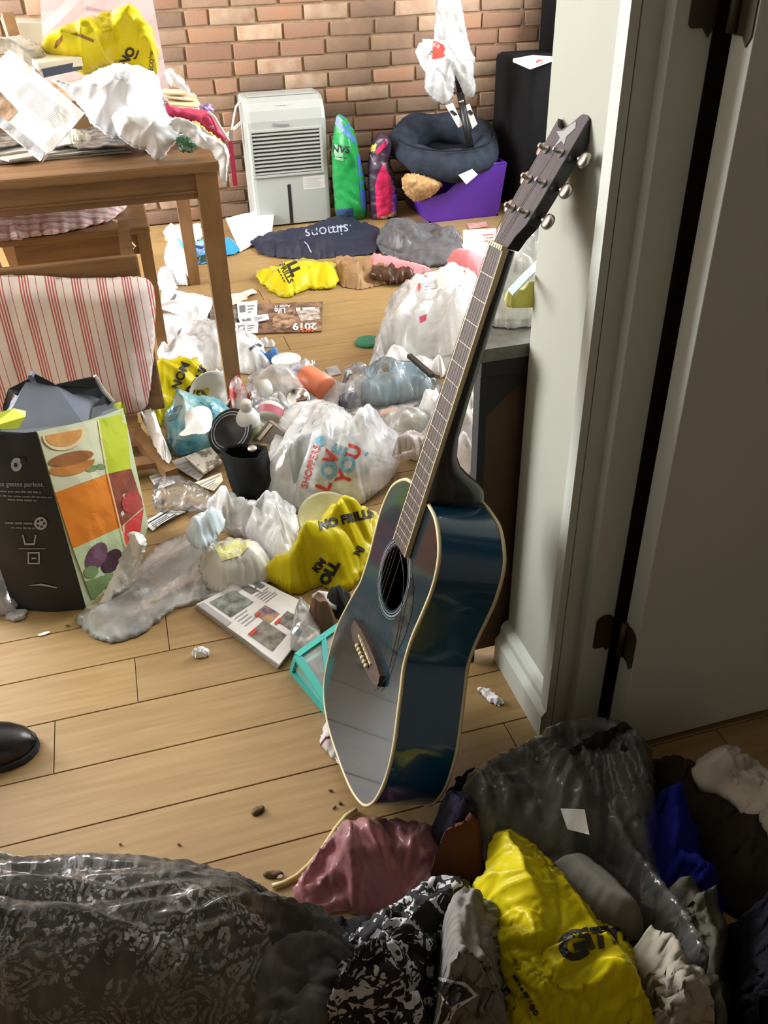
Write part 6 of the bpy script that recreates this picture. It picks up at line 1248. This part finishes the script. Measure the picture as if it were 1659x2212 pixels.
heap('plastic_bag', 'dusty pink plastic bag crumpled in front of the guitar base', 'plastic bag', [(632, 1935), (660, 1880), (700, 1820), (740, 1780), (800, 1766), (870, 1772), (930, 1785), (948, 1830), (945, 1880), (900, 1930), (850, 1970), (800, 1985), (740, 1960), (670, 1990)], 0.13, pink_film, step=9, crump=.35, lam=.09, along=[(850, 1990), (800, 1780)], seed=205, lift=.6, rad=[(850, 1990, 24, .3)])
heap('garment', 'black and white printed garment bunched up at bottom centre', 'garment', [(690, 2290), (700, 2180), (720, 2090), (760, 2020), (800, 1985), (860, 1950), (920, 1898), (985, 1890), (1020, 1910), (1010, 1980), (960, 2060), (940, 2150), (940, 2290)], 0.17, bw_print(), step=9, crump=.35, lam=.07, seed=206, lift=.6, group=FG)
swt = heap('sweatshirt', 'grey sweatshirt with a black and white letter at bottom centre', 'sweatshirt', [(930, 2290), (945, 2120), (950, 2030), (980, 1970), (1020, 1945), (1070, 1960), (1090, 2060), (1100, 2290)], 0.19, cloth('heather_grey', (132, 130, 126)), step=10, crump=.2, lam=.13, seed=207, lift=.6, group=FG)
decal(swt, [(948, 2110), (1005, 2122), (1032, 2150), (985, 2180), (960, 2230), (936, 2225), (955, 2160), (946, 2140)], white_ink, 'letter_outline', off=.002); decal(swt, [(948, 2116), (1000, 2128), (1022, 2150), (978, 2174), (952, 2222), (942, 2220), (962, 2154), (946, 2136)], ink, 'letter', off=.004)
cap = heap('cap', 'grey felt cap lying behind the yellow bag in the foreground', 'cap', [(1175, 1880), (1205, 1856), (1245, 1848), (1280, 1862), (1320, 1910), (1370, 1990), (1400, 2050), (1360, 2100), (1280, 2060), (1210, 1960)], 0.14, cloth('felt_grey', (118, 116, 108)), step=9, crump=.08, lam=.15, ex=0.05, seed=208, lift=.7, octv=1)
yD = heap('plastic_bag', 'large yellow plastic bag lying in the foreground with black letters', 'plastic bag', [(1016, 1935), (1025, 1900), (1050, 1885), (1055, 1830), (1070, 1800), (1098, 1790), (1120, 1800), (1150, 1822), (1200, 1870), (1250, 1925), (1310, 1970), (1350, 2020), (1385, 2080), (1395, 2140), (1420, 2200), (1440, 2290), (1130, 2290), (1080, 2230), (1040, 2150), (1025, 2080), (1030, 2010)], 0.22, yellow, step=9, crump=.22, lam=.13, ex=.36, sm=.2, seed=210, lift=.7, rough=.8)
for ch_, x, y, sz, a_ in (('G', 1238, 2046, 82, -18), ('I', 1272, 2030, 62, -22), ('T', 1297, 2028, 60, -8), ('T', 1328, 2024, 46, -10), ('r', 1352, 2018, 40, 0)): lettering(yD, ch_, x, y, sz, a_, ink, .06)
lettering(yD, 'B', 1056, 2082, 62, 55, ink, .08); lettering(yD, 'n', 1095, 2140, 34, 55, ink, .06); scribble(yD, 7, 1128, 2135, 18, 58, ink); lettering(yD, 'oo', 1155, 2180, 24, 58, ink, .03); lettering(yD, 'K', 1078, 2180, 36, 55, ink, .06)
heap('garment', 'dark green garment inside the clear bag right of the guitar base', 'garment', [(960, 1720), (1000, 1672), (1070, 1640), (1140, 1620), (1220, 1640), (1260, 1720), (1300, 1820), (1300, 1900), (1200, 1880), (1100, 1850), (1020, 1870), (960, 1830)], 0.12, cloth('bottle_green', (42, 52, 46)), step=10, crump=.3, lam=.10, seed=212, lift=.6, group=FG)
heap('garment', 'purple grey garment between guitar base and yellow bag', 'garment', [(925, 1800), (960, 1760), (1020, 1790), (1050, 1830), (1040, 1890), (1000, 1900), (950, 1860)], 0.10, cloth('slate_violet', (58, 56, 72)), step=9, crump=.3, lam=.08, seed=213, group=FG)
heap('garment', 'rust brown cloth scrap behind the black and white garment', 'garment', [(930, 1880), (970, 1850), (1020, 1860), (1040, 1900), (1000, 1930), (940, 1920)], 0.12, cloth('rust', (96, 60, 46)), step=9, crump=.3, lam=.07, seed=214, group=FG)
heap('garment', 'black garment mound inside the tall clear bag by the door frame', 'garment', [(1150, 1640), (1190, 1590), (1260, 1566), (1340, 1575), (1395, 1610), (1400, 1700), (1395, 1800), (1380, 1880), (1320, 1880), (1270, 1800), (1220, 1720)], 0.17, cloth('charcoal', (40, 40, 42)), step=10, crump=.25, lam=.10, seed=215, lift=.75, group=FG)
heap('plastic_bag', 'tall clear plastic bag over dark clothes by the door frame', 'plastic bag', [(1000, 1690), (1060, 1640), (1130, 1610), (1190, 1570), (1270, 1550), (1350, 1562), (1405, 1605), (1412, 1690), (1425, 1760), (1410, 1850), (1440, 1940), (1500, 2060), (1540, 2200), (1460, 2200), (1400, 2050), (1330, 1930), (1280, 1900), (1180, 1890), (1080, 1860), (1000, 1800)], 0.27, clear_dim, step=10, crump=.22, lam=.13, along=[(1270, 1580), (1420, 2000)], seed=216, lift=.75, rad=[(1290, 1540, 34, .25)])
for k, (q_, z, lb) in enumerate((([(1210, 1746), (1262, 1748), (1272, 1802), (1225, 1790)], [.19, .19, .17, .17], 'white clothing tag under the clear bag by the door'), ([(1092, 1630), (1142, 1616), (1194, 1650), (1140, 1640)], [.09, .10, .10, .09], 'white crumpled tag at the top of the green garment'))):
    sheet('clothing_tag', lb, 'tag', q_, z, paper, .002, .006, seed=217+k, n=4, group='tags in the clothes heap')
heap('garment', 'royal blue cloth between the clear bag and dark coat', 'garment', [(1395, 1790), (1420, 1745), (1470, 1740), (1500, 1800), (1520, 1870), (1560, 1960), (1540, 2010), (1480, 1990), (1410, 1930)], 0.13, cloth('royal_blue', (28, 32, 120)), step=10, crump=.2, lam=.12, seed=219, lift=.6, group=FG)
heap('garment', 'dark olive coat spread out at the right edge below the door', 'garment', [(1395, 1650), (1450, 1630), (1530, 1660), (1620, 1680), (1740, 1700), (1740, 2010), (1640, 2000), (1570, 1970), (1520, 1880), (1490, 1780), (1420, 1740)], 0.11, cloth('dark_olive', (52, 46, 38)), step=11, crump=.2, lam=.15, seed=220, lift=.6, group=FG)
heap('garment', 'off-white cloth lying on the dark coat at the right edge', 'garment', [(1490, 1665), (1520, 1630), (1570, 1610), (1600, 1625), (1650, 1660), (1740, 1730), (1740, 1860), (1660, 1815), (1610, 1760), (1570, 1715), (1510, 1695)], 0.06, cloth('off_white', (196, 188, 174)), z0=.09, step=9, crump=.35, lam=.09, seed=221, lift=.5, group=FG)
heap('garment', 'olive grey sleeve bunched below the royal blue cloth', 'garment', [(1415, 1960), (1440, 1920), (1490, 1925), (1520, 1970), (1570, 2010), (1580, 2100), (1560, 2290), (1500, 2290), (1480, 2120), (1440, 2050)], 0.15, cloth('olive_grey', (92, 90, 80)), step=10, crump=.3, lam=.08, seed=222, lift=.6, group=FG)
heap('garment', 'cream garment under the yellow bag at the bottom edge', 'garment', [(1360, 2060), (1400, 2025), (1430, 2070), (1480, 2130), (1530, 2220), (1540, 2290), (1400, 2290), (1390, 2180)], 0.15, cloth('cream_knit', (168, 162, 146)), step=10, crump=.25, lam=.09, seed=223, lift=.6, group=FG)
nvg = heap('garment', 'black tracksuit fabric with pale dots in the bottom right corner', 'garment', [(1545, 2010), (1600, 1985), (1740, 1990), (1740, 2300), (1560, 2300), (1575, 2120)], 0.15, cloth('navy_black', (26, 26, 32)), step=11, crump=.2, lam=.12, seed=224, lift=.6, group=FG)
heap('garment', 'dark charcoal cloth at the bottom under the foreground bags', 'garment', [(480, 2290), (520, 2080), (570, 1990), (640, 1975), (720, 1985), (800, 1985), (900, 1950), (1000, 1880), (1120, 1860), (1260, 1880), (1400, 1960), (1560, 2060), (1700, 2100), (1740, 2290)], 0.06, cloth('charcoal', (40, 40, 42)), step=14, crump=.2, lam=.12, seed=225, lift=.5, group=FG)
